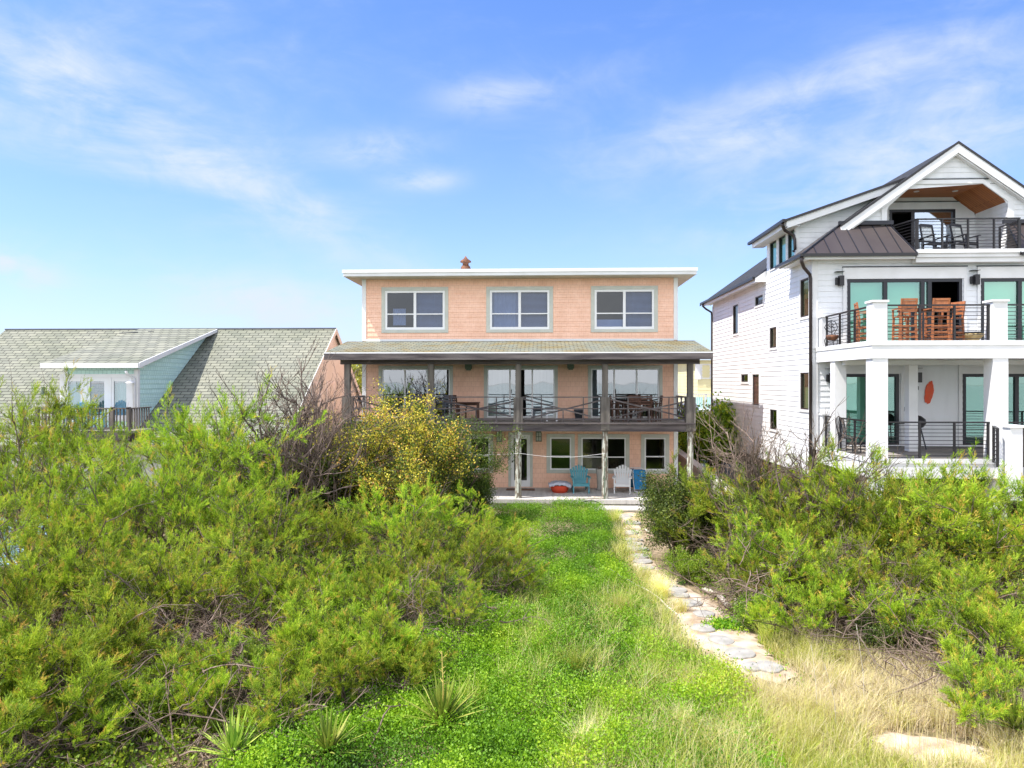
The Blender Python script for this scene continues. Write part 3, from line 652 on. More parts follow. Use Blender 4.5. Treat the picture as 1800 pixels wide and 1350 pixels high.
# roofs
r=MB(WO)
def slab(pts,th=.06): r.prism(pts,(0,0,-th))
slab([(8.3,24.05,mainz(8.3)),(RXg,24.05,RZg),(RXg,25.2,RZg),(8.3,25.2,mainz(8.3))]); slab([(8.80,25.2,mainz(8.80)),(RXg,25.2,RZg),(RXg,28.0,RZg),(8.80,28.0,mainz(8.80))]); slab([(8.3,28.0,mainz(8.3)),(RXg,28.0,RZg),(RXg,37.2,RZg),(8.3,37.2,mainz(8.3))])
slab([(10.0,GR,mainz(10.0)),(RXg,GR,RZg),(RXg,24.05,RZg),(10.0,24.05,mainz(10.0))])
slab([(RXg,GR,RZg),(18.96,GR,mainz(18.96)),(18.96,37.2,mainz(18.96)),(RXg,37.2,RZg)])
slab([(8.22,DA-.45,dormz(8.22)),(12.28,DA-.45,dormz(12.28)+.005),(12.28,28.4,dormz(12.28)+.005),(8.22,28.4,dormz(8.22))])
rf=r.build('roof',M['dark_shingle'],wh)
# metal skirt roof with seams
TY,TZ=24.02,9.37
def skirt(flip):
    g=(lambda x:x) if not flip else (lambda x:2*13.4-x)
    lx0,lx1,tx0,tx1=8.26,11.82,8.26+(TZ-8.2)/P_,11.50
    if flip: lx0=8.0
    r=MB(WO); r.prism([(g(lx0),22.86,8.2),(g(lx1),22.86,8.2),(g(tx1),TY,TZ),(g(tx0),TY,TZ)],(0,0,-.05))
    if not flip: r.prism([(8.25,22.86,8.2),(8.25,25.2,8.2),(8.25+(TZ-8.2)/P_,25.2,TZ),(8.25+(TZ-8.2)/P_,TY,TZ)],(0,0,-.05))
    r.prism([(g(lx1),22.87,8.14),(g(tx1),TY,TZ),(g(tx1),TY,8.14)],(.02,0,0))
    m_=r.build('skirt_roof',M['metal_roof'],wh)
    r=MB(WO)
    for i in range(1,8):
        f=i/8; xb_=lx0+(lx1-lx0)*f; xt=tx0+(tx1-tx0)*f
        xt=xb_+ (0.28 if not flip else .2) - .5*f*0
        # seams run straight up the slope, clipped at the hip
        xt=xb_; top=1.0
        if xb_<tx0: top=(xb_-lx0)/(tx0-lx0)
        if top<.1: continue
        if xt>tx1: top=.3
        r.beam((g(xb_),22.86,8.215),(g(xt),22.86+(TY-22.86)*top,8.215+(TZ-8.2)*top),.022,.03)
    r.beam((g(lx0),22.86,8.22),(g(tx0),TY,TZ+.02),.06,.04)
    r.beam((g(lx1),22.86,8.22),(g(tx1),TY,TZ+.02),.03,.04)
    r.box(g(tx0)-.05 if not flip else g(tx1)-.15,(g(tx1)+.1) if not flip else g(tx0),TY-.10,GY-.02,TZ-.01,TZ+.12)
    r.build('roof_seam',M['navy'],m_)
skirt(False); skirt(True)
# gutters and edges
g_=MB(WO)
g_.box(8.20,8.30,28.0,37.2,8.16,8.26); g_.box(8.16,8.26,22.78,25.24,8.13,8.22); g_.box(8.27,11.80,22.78,22.86,8.13,8.22); g_.box(15.0,WR,22.78,22.86,8.13,8.22)
g_.box(8.12,8.215,DA-.45,28.4,9.56,9.66)
for (xa,xb,y,zf_) in ((8.2,12.2,DA-.47,dormz),(9.85,RXg,GR-.02,mainz),(RXg,18.9,GR-.02,mainz)):
    g_.prism([(xa,y,zf_(xa)+.02),(xb,y,zf_(xb)+.02),(xb,y,zf_(xb)-.065),(xa,y,zf_(xa)-.065)],(0,.02,0))
g_.prism([(8.2,37.2,mainz(8.2)+.02),(RXg,37.2,RZg+.02),(RXg,37.2,RZg-.07),(8.2,37.2,mainz(8.2)-.07)],(0,.02,0))
g_.build('gutter',M['black'],wh)
d=MB(WO)
xg=8.20
d.tube([(8.23,22.86,8.14),(8.23,22.86,7.98),(8.35,22.98,7.80),(8.62,23.22,7.62),(8.655,23.24,7.50),(8.655,23.24,-.3)],.055,None,8)
d.build('downspout',M['bronze'],wh,smooth=True)
d=MB(WO)
d.tube([(8.18,DA-.25,9.58),(8.18,DA-.25,9.48),(8.30,DA-.15,9.33),(8.62,DA-.02,9.20),(8.66,DA-.05,9.05),(8.66,DA-.1,8.70),(8.60,DA-.12,8.62)],.055,None,8); d.build('downspout',M['bronze'],wh,smooth=True)
d=MB(WO)
d.tube([(8.25,36.75,8.18),(8.25,36.75,8.05),(8.4,36.7,7.9),(8.65,36.6,7.72),(8.665,36.55,7.55),(8.665,36.55,-.3)],.05,None,8); d.build('downspout',M['bronze'],wh,smooth=True)
# side windows
for i,(a,b,z0,z1) in enumerate(sw):
    gl='gl_side' if i in(0,1,4,7) else 'gl_low'
    bl=[(0,1,0,.6,'curtain')] if i==1 else [(0,1,.5,1,'curtain')] if i==0 else None
    if i==6:
        m_=window(wh,WO,S,a,b,z0,z1,.10,cm='white',fm='bronze',glass='gl_low',fw=.03,name='shuttered_window')
        q=MB(WO); n=22
        for k in range(n): z=z0+.05+(z1-z0-.1)*k/n; q.quad(S(a+.03,z,-.02),S(b-.03,z,-.02),S(b-.03,z+.045,-.045),S(a+.03,z+.045,-.045))
        q.build('louvre',M['darkteak'],m_)
    else: window(wh,WO,S,a,b,z0,z1,.09,cm='white',fm='bronze',glass=gl,fw=.045,blind=bl)
for a,b,z0,z1 in dw: window(wh,WO,S,a,b,z0,z1,.05,cm='white',fm='navy',glass='gl_teal',fw=.05,blind=[(0,1,0,1,'solid')],blindm='curtain')
# front doors
def big(a,b,z0,z1,cols,open_i=None,shade=None,gl='gl_teal',fw=.10,F_=FWW,org=WO,label=None):
    m_=MB(org); o=.002
    fbox(m_,F_,a+o,a+fw,z0,z1-o,-.08,.02); fbox(m_,F_,b-fw,b-o,z0,z1-o,-.08,.02); fbox(m_,F_,a+fw,b-fw,z1-fw,z1-o,-.08,.018); fbox(m_,F_,a+fw,b-fw,z0,z0+.08,-.08,.018)
    A=[a+(b-a)*c for c in cols]
    for c in A[1:-1]: fbox(m_,F_,c-.06,c+.06,z0+.08,z1-fw,-.075,.012)
    dd=m_.build('sliding_door',M['navy'],wh,label)
    q=MB(org); 
    for i,(c,d_) in enumerate(zip(A[:-1],A[1:])):
        if i==open_i: continue
        q.quad(F_(c,z0+.06,-.04),F_(d_,z0+.06,-.04),F_(d_,z1-.06,-.04),F_(c,z1-.06,-.04))
    q.build('pane',M[gl],dd)
    if shade:
        q=MB(org)
        for i,s in shade:
            c,d_=A[i],A[i+1]
            q.quad(F_(c+.03,z0+.04,-.2),F_(d_-.03,z0+.04,-.2),F_(d_-.03,z1-.06,-.2),F_(c+.03,z1-.06,-.2))
        q.build('roller_shade',M['shade'],dd)
    return dd
a,b,z0,z1=ud[0]; big(a,b,z0,z1,(0,.335,.66,.72,1),3,[(0,1),(1,1),(2,1)],label='black framed sliding door with its right panel open')
a,b,z0,z1=ud[1]; big(a,b,z0,z1,(0,.335,.67,1),None,[(0,1),(1,1),(2,1)])
a,b,z0,z1=ld[0]; big(a,b,z0,z1,(0,.47,1),None,[(0,1)])
a,b,z0,z1=ld[1]; big(a,b,z0,z1,(0,.46,.75,1),None,None)
a,b,z0,z1=td; big(a,b,z0,z1,(0,.36,1),0,None,'gl_gable',.09,FR(RY))
# recess ceiling
c=MB(WO)
c.quad((oa,GY,ot),(ob,GY,ot),(ob,RY,ot),(oa,RY,ot)); c.quad((OX0,GY,ozL),(oa,GY,ot),(oa,RY,ot),(OX0,RY,ozL)); c.quad((ob,GY,ot),(OX1,GY,ozR),(OX1,RY,ozR),(ob,RY,ot))
cc=c.build('recess_ceiling',M['cedar'],wh)
c=MB(WO)
for px in (1611,1679): x=XA(px,24.9); c.lathe([(.09,ot-.015),(.09,ot-.002)],16,(x,24.9,0))
c.build('downlight',M['white'],cc)
# decks
BX0=8.87; BYF=19.45; BX1=WR
def deck(z,th,y0=BYF,nm='balcony_deck'):
    c=MB(WO); c.box(BX0,BX1,y0,WF-.05,z-.04,z); dd=c.build(nm,M['deckwood'],wh)
    c=MB(WO); c.box(BX0-.03,BX1,y0-.03,y0,z-th,z+.01); c.box(BX0-.03,BX0,y0+.001,WF-.05,z-th,z+.01); 
    c.box(BX0-.05,BX1,y0-.05,y0-.031,z-.10,z+.03); c.box(BX0-.05,BX0-.031,y0-.03,WF-.05,z-.10,z+.03)
    c.build('deck_fascia',M['white'],dd)
    c=MB(WO); c.quad((BX0,y0,z-th+.03),(BX1,y0,z-th+.03),(BX1,WF-.05,z-th+.03),(BX0,WF-.05,z-th+.03)); c.box(BX0+.2,BX1,21.6,21.85,z-th-.12,z-th+.02); c.build('deck_soffit',M['white'],dd)
    return dd
deck(5.24,.45); deck(2.08,.50,BYF-.02)
c=MB(WO); c.box(11.8,15.32,22.95,RY,8.28,8.345); dd=c.build('top_deck',M['deckwood'],wh)
c=MB(WO); 
for i,(z0_,z1_,y) in enumerate(((8.22,8.34,22.86),(8.10,8.217,22.92),(7.95,8.097,22.98))): c.box(11.84,15.30,y,WF-.065,z0_,z1_)
c.build('cornice',M['white'],dd)
# columns
cols=[(9.08,BYF+.19),(12.22,BYF+.19),(15.4,BYF+.19)]
def column(x,y,z0,z1,wd,nm='column',cap=False,label=None):
    c=MB(WO); c.box(x-wd/2,x+wd/2,y-wd/2,y+wd/2,z0,z1); q=c.build(nm,M['white'],wh,label)
    if cap:
        c=MB(WO); c.box(x-wd/2-.035,x+wd/2+.035,y-wd/2-.035,y+wd/2+.035,z1+.001,z1+.06); c.build('post_cap',M['white'],q)
for x,y in cols:
    column(x,y,5.25,6.30,.38,'rail_post',True); column(x,y,2.09,4.788,.40); column(x,y,-.4,1.58,.36)
column(BX0+.17,22.05,2.09,4.785,.34); column(WX+.28,WF-.22,5.25,6.22,.2,'rail_post',True); column(WX+.30,WF-.22,2.09,3.1,.2,'rail_post',True)
column(11.05,21.72,2.09,4.66,.26); column(10.0,22.6,-.4,1.58,.3); column(15.4,22.6,-.4,1.58,.3)
column(XA(1780,18.3),18.3,1.2,3.02,.30,'rail_post',True)
# cable railings
def rail(p,q,z,h=.98,n=9,mid=2,y_=0):
    c=MB(WO); p=Vector((p[0],p[1],0));q=Vector((q[0],q[1],0)); L_=(q-p)
    a=lambda f,zz:tuple(p+L_*f+Vector((0,0,zz)))
    c.beam(a(0,z+h),a(1,z+h),.07,.04)
    for i in range(mid+2):
        f=i/(mid+1); f=min(max(f,.012),.988); pp=a(f,0); c.box(pp[0]-.025,pp[0]+.025,pp[1]-.025,pp[1]+.025,z+.02,z+h-.02)
    r_=c.build('railing',M['black'],wh)
    c=MB(WO)
    for k in range(n):
        zz=z+.08+(h-.16)*k/(n-1); c.beam(a(0,zz),a(1,zz),.016,.016)
    c.build('rail_bar',M['black'],r_)
yr=BYF+.15
for z in (5.25,2.09):
    rail((cols[0][0]+.2,yr),(cols[1][0]-.2,yr),z); rail((cols[1][0]+.2,yr),(cols[2][0]-.2,yr),z); rail((cols[2][0]+.2,yr),(WR,yr),z)
rail((BX0+.15,BYF+.4),(BX0+.15,WF-.4),5.25,mid=2)
rail((BX0+.15,BYF+.4),(BX0+.15,21.86),2.09,mid=1); rail((BX0+.15,22.24),(BX0+.15,WF-.35),2.09,mid=0)
rail((XA(1768,18.3)-.2,18.3),(XA(1753,19.2),19.35),2.0,mid=0); rail((XA(1795,18.3),18.3),(16.5,18.3),2.0,mid=1)
c=MB(WO); c.box(XA(1757,19.2),16.6,18.1,BYF-.055,1.60,2.0); c.build('stair_landing',M['white'],wh)
rail((11.86,23.0),(15.05,23.0),8.345,h=.97,n=9,mid=3); rail((15.05,23.0),(15.05,24.0),8.345,h=.9,mid=0); rail((11.86,23.0),(11.62,23.95),8.345,h=.97,mid=0)
# wall lamps, details
def wlamp(x,z,y=WF):
    c=MB(WO); c.box(x-.10,x-.02,y-.1,y-.02,z-.13,z+.1); c.box(x-.02,x+.12,y-.2,y-.05,z-.17,z+.15); q=c.build('wall_lamp',M['black'],wh)
    c=MB(WO); c.box(x-.13,x+.13,y-.22,y-.02,z+.28,z+.29); c.build('lamp_hood',M['bronze'],q)
wlamp(XA(1473,WF),ZA(1473,494,WF)); wlamp(XA(1709.5,WF),ZA(1709,492,WF)); wlamp(XA(1457,WF),ZA(1457,664,WF)); wlamp(XA(1608.5,WF),ZA(1608,663,WF))
c=MB(WO); x=XA(1632,WF); z=ZA(1632,690,WF)
pts=[]
for k in range(36):
    a_=k/36*2*math.pi; rr=1+.05*math.sin(5*a_+1)+.035*math.sin(11*a_); lx=.13*math.cos(a_)*rr; lz=.36*math.sin(a_)*rr
    pts.append((x+lx+.14*lz-.0,WF-.022,z+lz))
c.prism(pts,(0,-.03,0)); c.build('orange_smear',M['orange'],wh,'upright coral red oval smear on the white wall')  # oval plate shaped after an orange smear, not a mounted board
c=MB(WO); c.box(XA(1589,WF)-.04,XA(1589,WF)+.04,WF-.04,WF-.01,3.22,3.36); c.box(XA(1613,WF)-.015,XA(1613,WF)+.015,WF-.04,WF-.01,ZA(1613,682,WF)-.06,ZA(1613,682,WF)+.06); c.build('wall_switch',M['black'],wh)
# interiors and underside
c=MB(WO)
c.quad((WX+.05,WF+4,1.8),(WR-.05,WF+4,1.8),(WR-.05,WF+4,8.1),(WX+.05,WF+4,8.1))
for z in (2.0,5.12): c.box(WX+.05,WR-.05,WF+.15,WB-.1,z,z+.04)
for z in (4.95,8.05): c.box(WX+.05,WR-.05,WF+.15,WB-.1,z,z+.04)
c.box(WX+.9,WR-.9,DA+.3,WB-.4,8.10,8.13)
c.quad((OX0-.1,RY+2.5,8.3),(OX1+.1,RY+2.5,8.3),(OX1+.1,RY+2.5,ot),(OX0-.1,RY+2.5,ot))
c.build('interior',M['dark'],wh)
c=MB(WO)
for i in range(70):
    y=WF+.3+i*(WB-WF-.5)/70; c.box(WX+.05,WX+.07,y,y+.12,-.4,1.1)
c.box(WX+.5,WR,WF+2.5,WF+2.6,-.4,1.9)
c.build('skirt_lattice',M['darkteak'],wh)
# ---- furniture
def stool(label,loc,rz):
    t=thing('bar_stool',label,'bar stool',loc,rz,'teak bar stools at the balcony bar table'); b=MB()
    for i in range(5): b.box(-.21,.21,-.2+i*.08,-.2+i*.08+.07,.74,.765)
    b.build('seat',M['teak'],t); b=MB()
    for x in (-.2,.2): b.beam((x,.2,.74),(x,.27,1.24),.045,.045)
    for z,h in ((.90,.07),(1.0,.07),(1.12,.11),(1.21,.06)): b.beam((-.19,.2+(z-.74)*.14,z),(.19,.2+(z-.74)*.14,z),.022,h)
    b.build('backrest',M['teak'],t)
    for x,y in ((-.2,-.2),(.2,-.2),(-.2,.2),(.2,.2)):
        b=MB(); b.beam((x*1.08,y*1.1,0),(x,y,.74),.05,.05); b.build('leg',M['teak'],t)
    b=MB()
    for z in (.14,.28,.45):
        b.beam((-.21,-.21,z),(.21,-.21,z),.03,.04); b.beam((-.21,.21,z+.03),(.21,.21,z+.03),.03,.04); b.beam((-.21,-.21,z+.06),(-.21,.21,z+.06),.03,.04); b.beam((.21,-.21,z+.06),(.21,.21,z+.06),.03,.04)
    b.build('footrest',M['teak'],t)
    b=MB()
    for s in (-1,1): b.box(s*.24-.03,s*.24+.03,-.2,.22,.95,.975); b.box(s*.23-.02,s*.23+.02,-.2,-.16,.74,.95)
    b.build('armrest',M['teak'],t)
fz=5.24
bt=thing('bar_table','dark slatted bar height table between the teak stools on the upper balcony','table',(XA(1628,21.1),21.1,fz))
b=MB(); 
for i in range(8): b.box(-.65,.65,-.4+i*.1,-.4+i*.1+.09,1.0,1.03)
b.build('tabletop',M['darkteak'],bt)
for x,y in ((-.55,-.32),(.55,-.32),(-.55,.32),(.55,.32)):
    b=MB(); b.box(x-.04,x+.04,y-.04,y+.04,0,.998); b.build('leg',M['navy'],bt)
stool('teak bar stool at the left end of the balcony bar table, beside the corner post',(XA(1522,21.2),21.2,fz),R(75))
stool('teak bar stool with its back to the railing, left of the two facing the table',(XA(1590,20.4),20.4,fz),R(180))
stool('teak bar stool with its back to the railing, in front of the open door',(XA(1647,20.4),20.4,fz),R(176))
stool('teak bar stool at the right end of the balcony bar table',(XA(1672,21.0),21.0,fz),R(-70))
stool('teak bar stool on the far side of the balcony bar table near the glass',(XA(1600,21.9),21.9,fz),R(0))
t=thing('plant_stand','black scrolled wire plant stand on the left corner of the upper balcony','plant stand',(XA(1461,22.3),22.3,fz))
b=MB()
for s in (-1,1): b.tube([(s*.16,0,0),(s*.2,0,.2),(s*.1,0,.42),(s*.2,0,.6),(s*.12,0,.78),(0,0,.82)],.012,None,6)
for z,r_ in ((.25,.13),(.55,.10),(.68,.07)): b.tube([(r_*math.cos(a),0.02,z+r_*math.sin(a)) for a in np.linspace(0,6.28,16)],.01,None,5)
b.tube([(0,-.2,0),(0,-.05,.4),(0,0,.8)],.012,None,6); b.build('frame',M['black'],t)
b=MB(); b.lathe([(.10,.2),(.17,.26),(.19,.34),(.16,.36),(.10,.30)],14,(0,-.08,0)); b.build('bowl',M['clay'],t,smooth=True)
t=thing('fire_bowl','small tan fire bowl on the upper balcony floor beside the right post','fire bowl',(XA(1707,21.0),21.0,fz))
b=MB(); b.lathe([(.18,0),(.20,.12),(.30,.24),(.33,.30),(.28,.30),(.1,.24)],16); b.build('bowl',mat('tan_bowl',(.60,.48,.25),(.45,.32,.14),9,.7),t,smooth=True)
b=MB(); b.lathe([(.34,.31),(.34,.34),(.3,.35)],16); b.build('lid',M['black'],t)
def rocker(label,loc,rz):
    t=thing('rocking_chair',label,'rocking chair',loc,rz,'black rocking chairs on the top deck'); b=MB(); b.box(-.26,.26,-.24,.22,.40,.43); b.build('seat',M['navy'],t)
    b=MB()
    for s in (-1,1): b.beam((s*.25,.20,.35),(s*.25,.36,1.12),.045,.04)
    b.beam((-.25,.35,1.08),(.25,.35,1.08),.03,.13); b.beam((-.25,.23,.52),(.25,.23,.52),.03,.05); b.build('backrest',M['navy'],t)
    b=MB()
    for i in range(7): x=-.18+i*.06; b.beam((x,.235,.54),(x,.34,1.04),.03,.012)
    b.build('back_slat',M['palepink'],t)
    for s in (-1,1):
        b=MB(); b.tube([(s*.27,y,.03+.16*(y+.02)**2) for y in np.linspace(-.45,.62,10)],.025,None,6); b.build('rocker',M['navy'],t)
        b=MB(); b.beam((s*.27,-.22,.05),(s*.27,-.22,.63),.045,.045); b.beam((s*.27,.19,.05),(s*.27,.21,.42),.045,.045); b.build('leg',M['navy'],t)
        b=MB(); b.beam((s*.29,-.30,.66),(s*.29,.28,.62),.09,.025); b.build('armrest',M['navy'],t)
    b=MB(); b.beam((-.27,-.22,.22),(.27,-.22,.22),.03,.04); b.beam((-.27,-.22,.35),(.27,-.22,.35),.03,.06); b.build('stretcher',M['navy'],t)
rocker('black slat backed rocking chair on the top deck, left one before the glass door',(XA(1643,24.2),24.2,8.345),R(18))
rocker('black slat backed rocking chair on the top deck, right one beside the door frame',(XA(1697,24.2),24.2,8.345),R(24))
t=thing('side_table','small round black table between the two rocking chairs','table',(XA(1668,24.6),24.6,8.345))
b=MB(); b.lathe([(.22,.5),(.22,.53)],18); b.build('tabletop',M['navy'],t)
for k in range(3):
    b=MB(); a_=k*2.1; b.beam((.2*math.cos(a_),.2*math.sin(a_),0),(.08*math.cos(a_),.08*math.sin(a_),.5),.025,.025); b.build('leg',M['navy'],t)
t=thing('grill','black lidded grill on the lower balcony behind the railing','grill',(XA(1609,22.4),22.4,2.09))
b=MB(); b.lathe([(.05,.62),(.22,.68),(.30,.80),(.28,.92),(.16,1.02),(.03,1.05)],18); b.build('lid',M['black'],t,smooth=True)
for s in (-1,1):
    b=MB(); b.beam((s*.25,-.15,0),(s*.15,0,.68),.03,.03); b.build('leg',M['black'],t)
b=MB(); b.beam((0,.22,0),(0,.05,.68),.03,.03); b.box(-.5,-.28,-.12,.12,.78,.8); b.build('side_shelf',M['black'],t)
t=thing('patio_chair','black metal patio chair on the lower balcony behind the corner column','chair',(XA(1493,21.2),21.2,2.09),R(40))
b=MB(); b.box(-.24,.24,-.22,.22,.42,.45); b.build('seat',M['black'],t)
b=MB(); b.tube([(-.22,.2,.44),(-.24,.3,.95),(0,.33,1.05),(.24,.3,.95),(.22,.2,.44)],.016,None,6)
for i in range(5): x=-.16+i*.08; b.beam((x,.21,.45),(x,.31,1.0),.03,.008)
b.build('backrest',M['black'],t)
for x,y in ((-.22,-.2),(.22,-.2),(-.22,.2),(.22,.2)): b=MB(); b.beam((x*1.1,y*1.1,0),(x,y,.43),.025,.025); b.build('leg',M['black'],t)
# ================================================================ BLUE HOUSE (left)
bx1=-9.07; bx0=-24.1; ry=31.0; rz_=6.53; sl=.70; fe=24.7; be=37.3
BO=((bx0+bx1)/2,ry,0)
bh=thing('shingle_house','low house with big grey green shingle roof, aqua dormer and small balcony','house',BO)
def bz(y): return rz_-sl*abs(y-ry)
r=MB(BO)
r.prism([(bx0,fe,bz(fe)),(bx1,fe,bz(fe)),(bx1,ry,rz_),(bx0,ry,rz_)],(0,0,-.07))
r.prism([(bx0,ry,rz_),(bx1,ry,rz_),(bx1,be,bz(be)),(bx0,be,bz(be))],(0,0,-.07))
rf=r.build('roof',M['blue_shingle'],bh)
r=MB(BO); r.box(bx0,bx1,ry-.08,ry+.08,rz_-.03,rz_+.025)
r.build('ridge_cap',M['greyroof'],rf)
r=MB(BO)
for yA,yB in ((fe,ry),(ry,be)):
    r.prism([(bx1+.003,yA,bz(yA)+.01),(bx1+.003,yB,bz(yB)+.01),(bx1+.003,yB,bz(yB)-.22),(bx1+.003,yA,bz(yA)-.22)],(.03,0,0))
r.box(bx0,bx1,fe-.03,fe,bz(fe)-.22,bz(fe)-.02); r.build('rake_board',M['palepink'],rf)
r=MB(BO)
gx=bx1-.15
r.poly([(gx,25.4,-.4),(gx,36.6,-.4),(gx,36.6,bz(36.6)-.08),(gx,ry,rz_-.08),(gx,25.4,bz(25.4)-.08)])
r.poly([(bx0+.3,25.4,-.4),(bx0+.3,36.6,-.4),(bx0+.3,36.6,bz(36.6)-.08),(bx0+.3,ry,rz_-.08),(bx0+.3,25.4,bz(25.4)-.08)])
r.quad((bx0+.3,25.4,-.4),(gx,25.4,-.4),(gx,25.4,2.5),(bx0+.3,25.4,2.5))
r.quad((bx0+.3,36.6,-.4),(gx,36.6,-.4),(gx,36.6,2.5),(bx0+.3,36.6,2.5))
r.build('wall',M['palepink'],bh)
for y in (28.2,30.2,32.6):
    window(bh,BO,SR(gx),y,y+1.0,2.6,4.1,.09,cm='white',fm='white',cols=(0,1),rail=.5,glass='gl_side',blind=[(0,1,0,1,'solid')],blindm='curtain')
# dormer
dx0,dx1=-17.9,-14.35; df=25.15
def dz_(y): return 4.86+(rz_+.01-4.86)*(y-24.8)/(ry-24.8)
r=MB(BO); r.prism([(dx0,24.72,dz_(24.72)),(dx1,24.72,dz_(24.72)),(dx1,ry,rz_+.02),(dx0,ry,rz_+.02)],(0,0,-.05)); dm=r.build('dormer_roof',M['blue_shingle'],bh)
r=MB(BO); r.box(dx0-.02,dx1+.02,24.66,24.715,dz_(24.7)-.17,dz_(24.7)+.0)
r.prism([(dx1+.002,24.72,dz_(24.72)+.01),(dx1+.002,ry-.2,dz_(ry-.2)+.01),(dx1+.002,ry-.2,dz_(ry-.2)-.12),(dx1+.002,24.72,dz_(24.72)-.18)],(.04,0,0))
r.box(dx0,dx1-.05,24.72,df,dz_(24.7)-.16,dz_(24.7)-.13)
r.build('fascia',M['white'],dm)
r=MB(BO); wx0,wx1=dx0+.55,dx1-.28
dops=[(XA(112,df),XA(231,df),2.75,4.33)]
lap(r,FR(df),wx0,wx1,2.1,4.68,.2,dops)
lap(r,SR(wx1),df,ry-.1,2.3,6.5,.2,(),lo=lambda z:max(df,24.8+(z+.12-4.86)/((rz_-4.86)/(ry-24.8))),hi=lambda z:max(max(df,24.8+(z+.12-4.86)/((rz_-4.86)/(ry-24.8))),ry-(rz_-z)/sl))
lap(r,SL(wx0),df,ry-.1,2.3,6.5,.2,(),lo=lambda z:max(df,24.8+(z+.12-4.86)/((rz_-4.86)/(ry-24.8))),hi=lambda z:max(max(df,24.8+(z+.12-4.86)/((rz_-4.86)/(ry-24.8))),ry-(rz_-z)/sl))
r.build('dormer_wall',M['aquash'],bh)
r=MB(BO); r.box(wx1-.12,wx1+.03,df-.03,df+.1,2.1,4.62); r.build('corner_trim',M['white'],bh)
r=MB(BO); r.box(wx0-.03,wx0+.12,df-.03,df+.1,2.1,4.62); r.build('corner_trim',M['white'],bh)
a,b,z0,z1=dops[0]
f=MB(BO)
for s,e in ((0,.035),(.29,.36),(.64,.71),(.965,1)): fbox(f,FR(df),a+(b-a)*s,a+(b-a)*e,z0,z1,-.05,.04)
fbox(f,FR(df),a-.12,b+.12,z1,z1+.12,-.02,.05); fbox(f,FR(df),a-.12,a,z0,z1,-.02,.045); fbox(f,FR(df),b,b+.12,z0,z1,-.02,.045)
dd=f.build('french_doors',M['white'],bh)
f=MB(BO)
for i in range(3):
    c0=a+(b-a)*(.035,.36,.71)[i]; c1=a+(b-a)*(.29,.64,.965)[i]
    fbox(f,FR(df),c0,c0+.09,z0,z1,-.04,.02); fbox(f,FR(df),c1-.09,c1,z0,z1,-.04,.02); fbox(f,FR(df),c0+.09,c1-.09,z1-.14,z1,-.04,.02); fbox(f,FR(df),c0+.09,c1-.09,z0,z0+.2,-.04,.02)
f.build('door_leaf',M['white'],dd)
f=MB(BO); f.quad(FR(df)(a,z0,-.01),FR(df)(b,z0,-.01),FR(df)(b,z1,-.01),FR(df)(a,z1,-.01)); f.build('pane',M['gl_door'],dd)
f=MB(BO)
for i in (0,2):
    c0=a+(b-a)*(.035,.36,.71)[i]; c1=a+(b-a)*(.29,.64,.965)[i]; n=12
    for k in range(n): xa=c0+(c1-c0)*k/n; xb=c0+(c1-c0)*(k+1)/n; f.quad((xa,df+.12+.04*(k%2),z0),(xb,df+.12+.04*((k+1)%2),z0),(xb,df+.12+.04*((k+1)%2),z1),(xa,df+.12+.04*(k%2),z1))
f.build('curtain',M['shade'],dd)
f=MB(BO); f.box(wx0+.1,wx1-.1,df+2.5,df+2.52,2.2,4.6); f.build('interior',M['dark'],bh)
f=MB(BO); x=XA(234,df-.1); z=ZA(234,672,df); f.tube([(x,df-.02,z+.05),(x,df-.15,z+.2),(x,df-.28,z+.17),(x,df-.28,z+.06)],.015,None,6); f.lathe([(.16,.0),(.13,.03),(.05,.08),(.04,.12)],14,(x,df-.28,z-.02)); f.build('barn_lamp',M['white'],bh)
f=MB(BO); x=wx1-.08; f.tube([(x-.1,24.72,4.55),(x-.1,24.78,4.45),(x,25.05,4.3),(x+.02,25.07,2.2)],.05,None,8); f.build('downspout',M['white'],bh,smooth=True)
f=MB(BO); x=XA(79,27); f.lathe([(.07,-.2),(.07,.28),(.09,.3)],10,(x,26.9,bz(26.9))); f.build('roof_vent',M['verdigris'],bh)
f=MB(BO); x=XA(228,30.2); f.beam((XA(212,30),29.9,dz_(29.9)+.03),(XA(240,30),30.1,dz_(30.1)+.03),.10,.02); f.beam((XA(254,30),30.3,dz_(30.3)+.02),(XA(263,30),30.3,dz_(30.3)+.02),.06,.02); f.build('loose_shingle',M['greyroof'],dm)
# balcony in front of the dormer
ax0,ax1=XA(72,23.9),XA(236,23.9); bzf=ZA(160,757,23.9)
f=MB(BO); f.box(ax0,ax1,23.6,df-.05,bzf-.08,bzf); bd=f.build('balcony_deck',M['deckwood'],bh)
f=MB(BO); f.box(ax0-.03,ax1+.03,23.56,23.6,bzf-.3,bzf+.01); f.box(ax0,ax1,23.8,23.9,bzf-.4,bzf-.1); f.build('deck_beam',M['wood_h'],bd)
f=MB(BO); zt=ZA(160,717,23.6)
f.box(ax0,ax1,23.60,23.72,zt-.04,zt); f.box(ax0,ax1,23.64,23.68,bzf+.08,bzf+.13); f.box(ax1-.10,ax1,23.72,25.0,zt-.04,zt); f.box(ax0,ax0+.1,23.72,25.0,zt-.04,zt)
n=26
for i in range(n): x=ax0+.1+(ax1-ax0-.2)*i/(n-1); f.box(x-.018,x+.018,23.64,23.68,bzf+.13,zt-.042)
for i in range(8): y=23.85+i*.15; f.box(ax1-.07,ax1-.03,y-.018,y+.018,bzf+.05,zt-.042)
for x in (ax0+.05,XA(198,23.66),ax1-.05): f.box(x-.055,x+.055,23.60,23.71,bzf,zt+.03)
f.build('railing',M['wood_v'],bd)
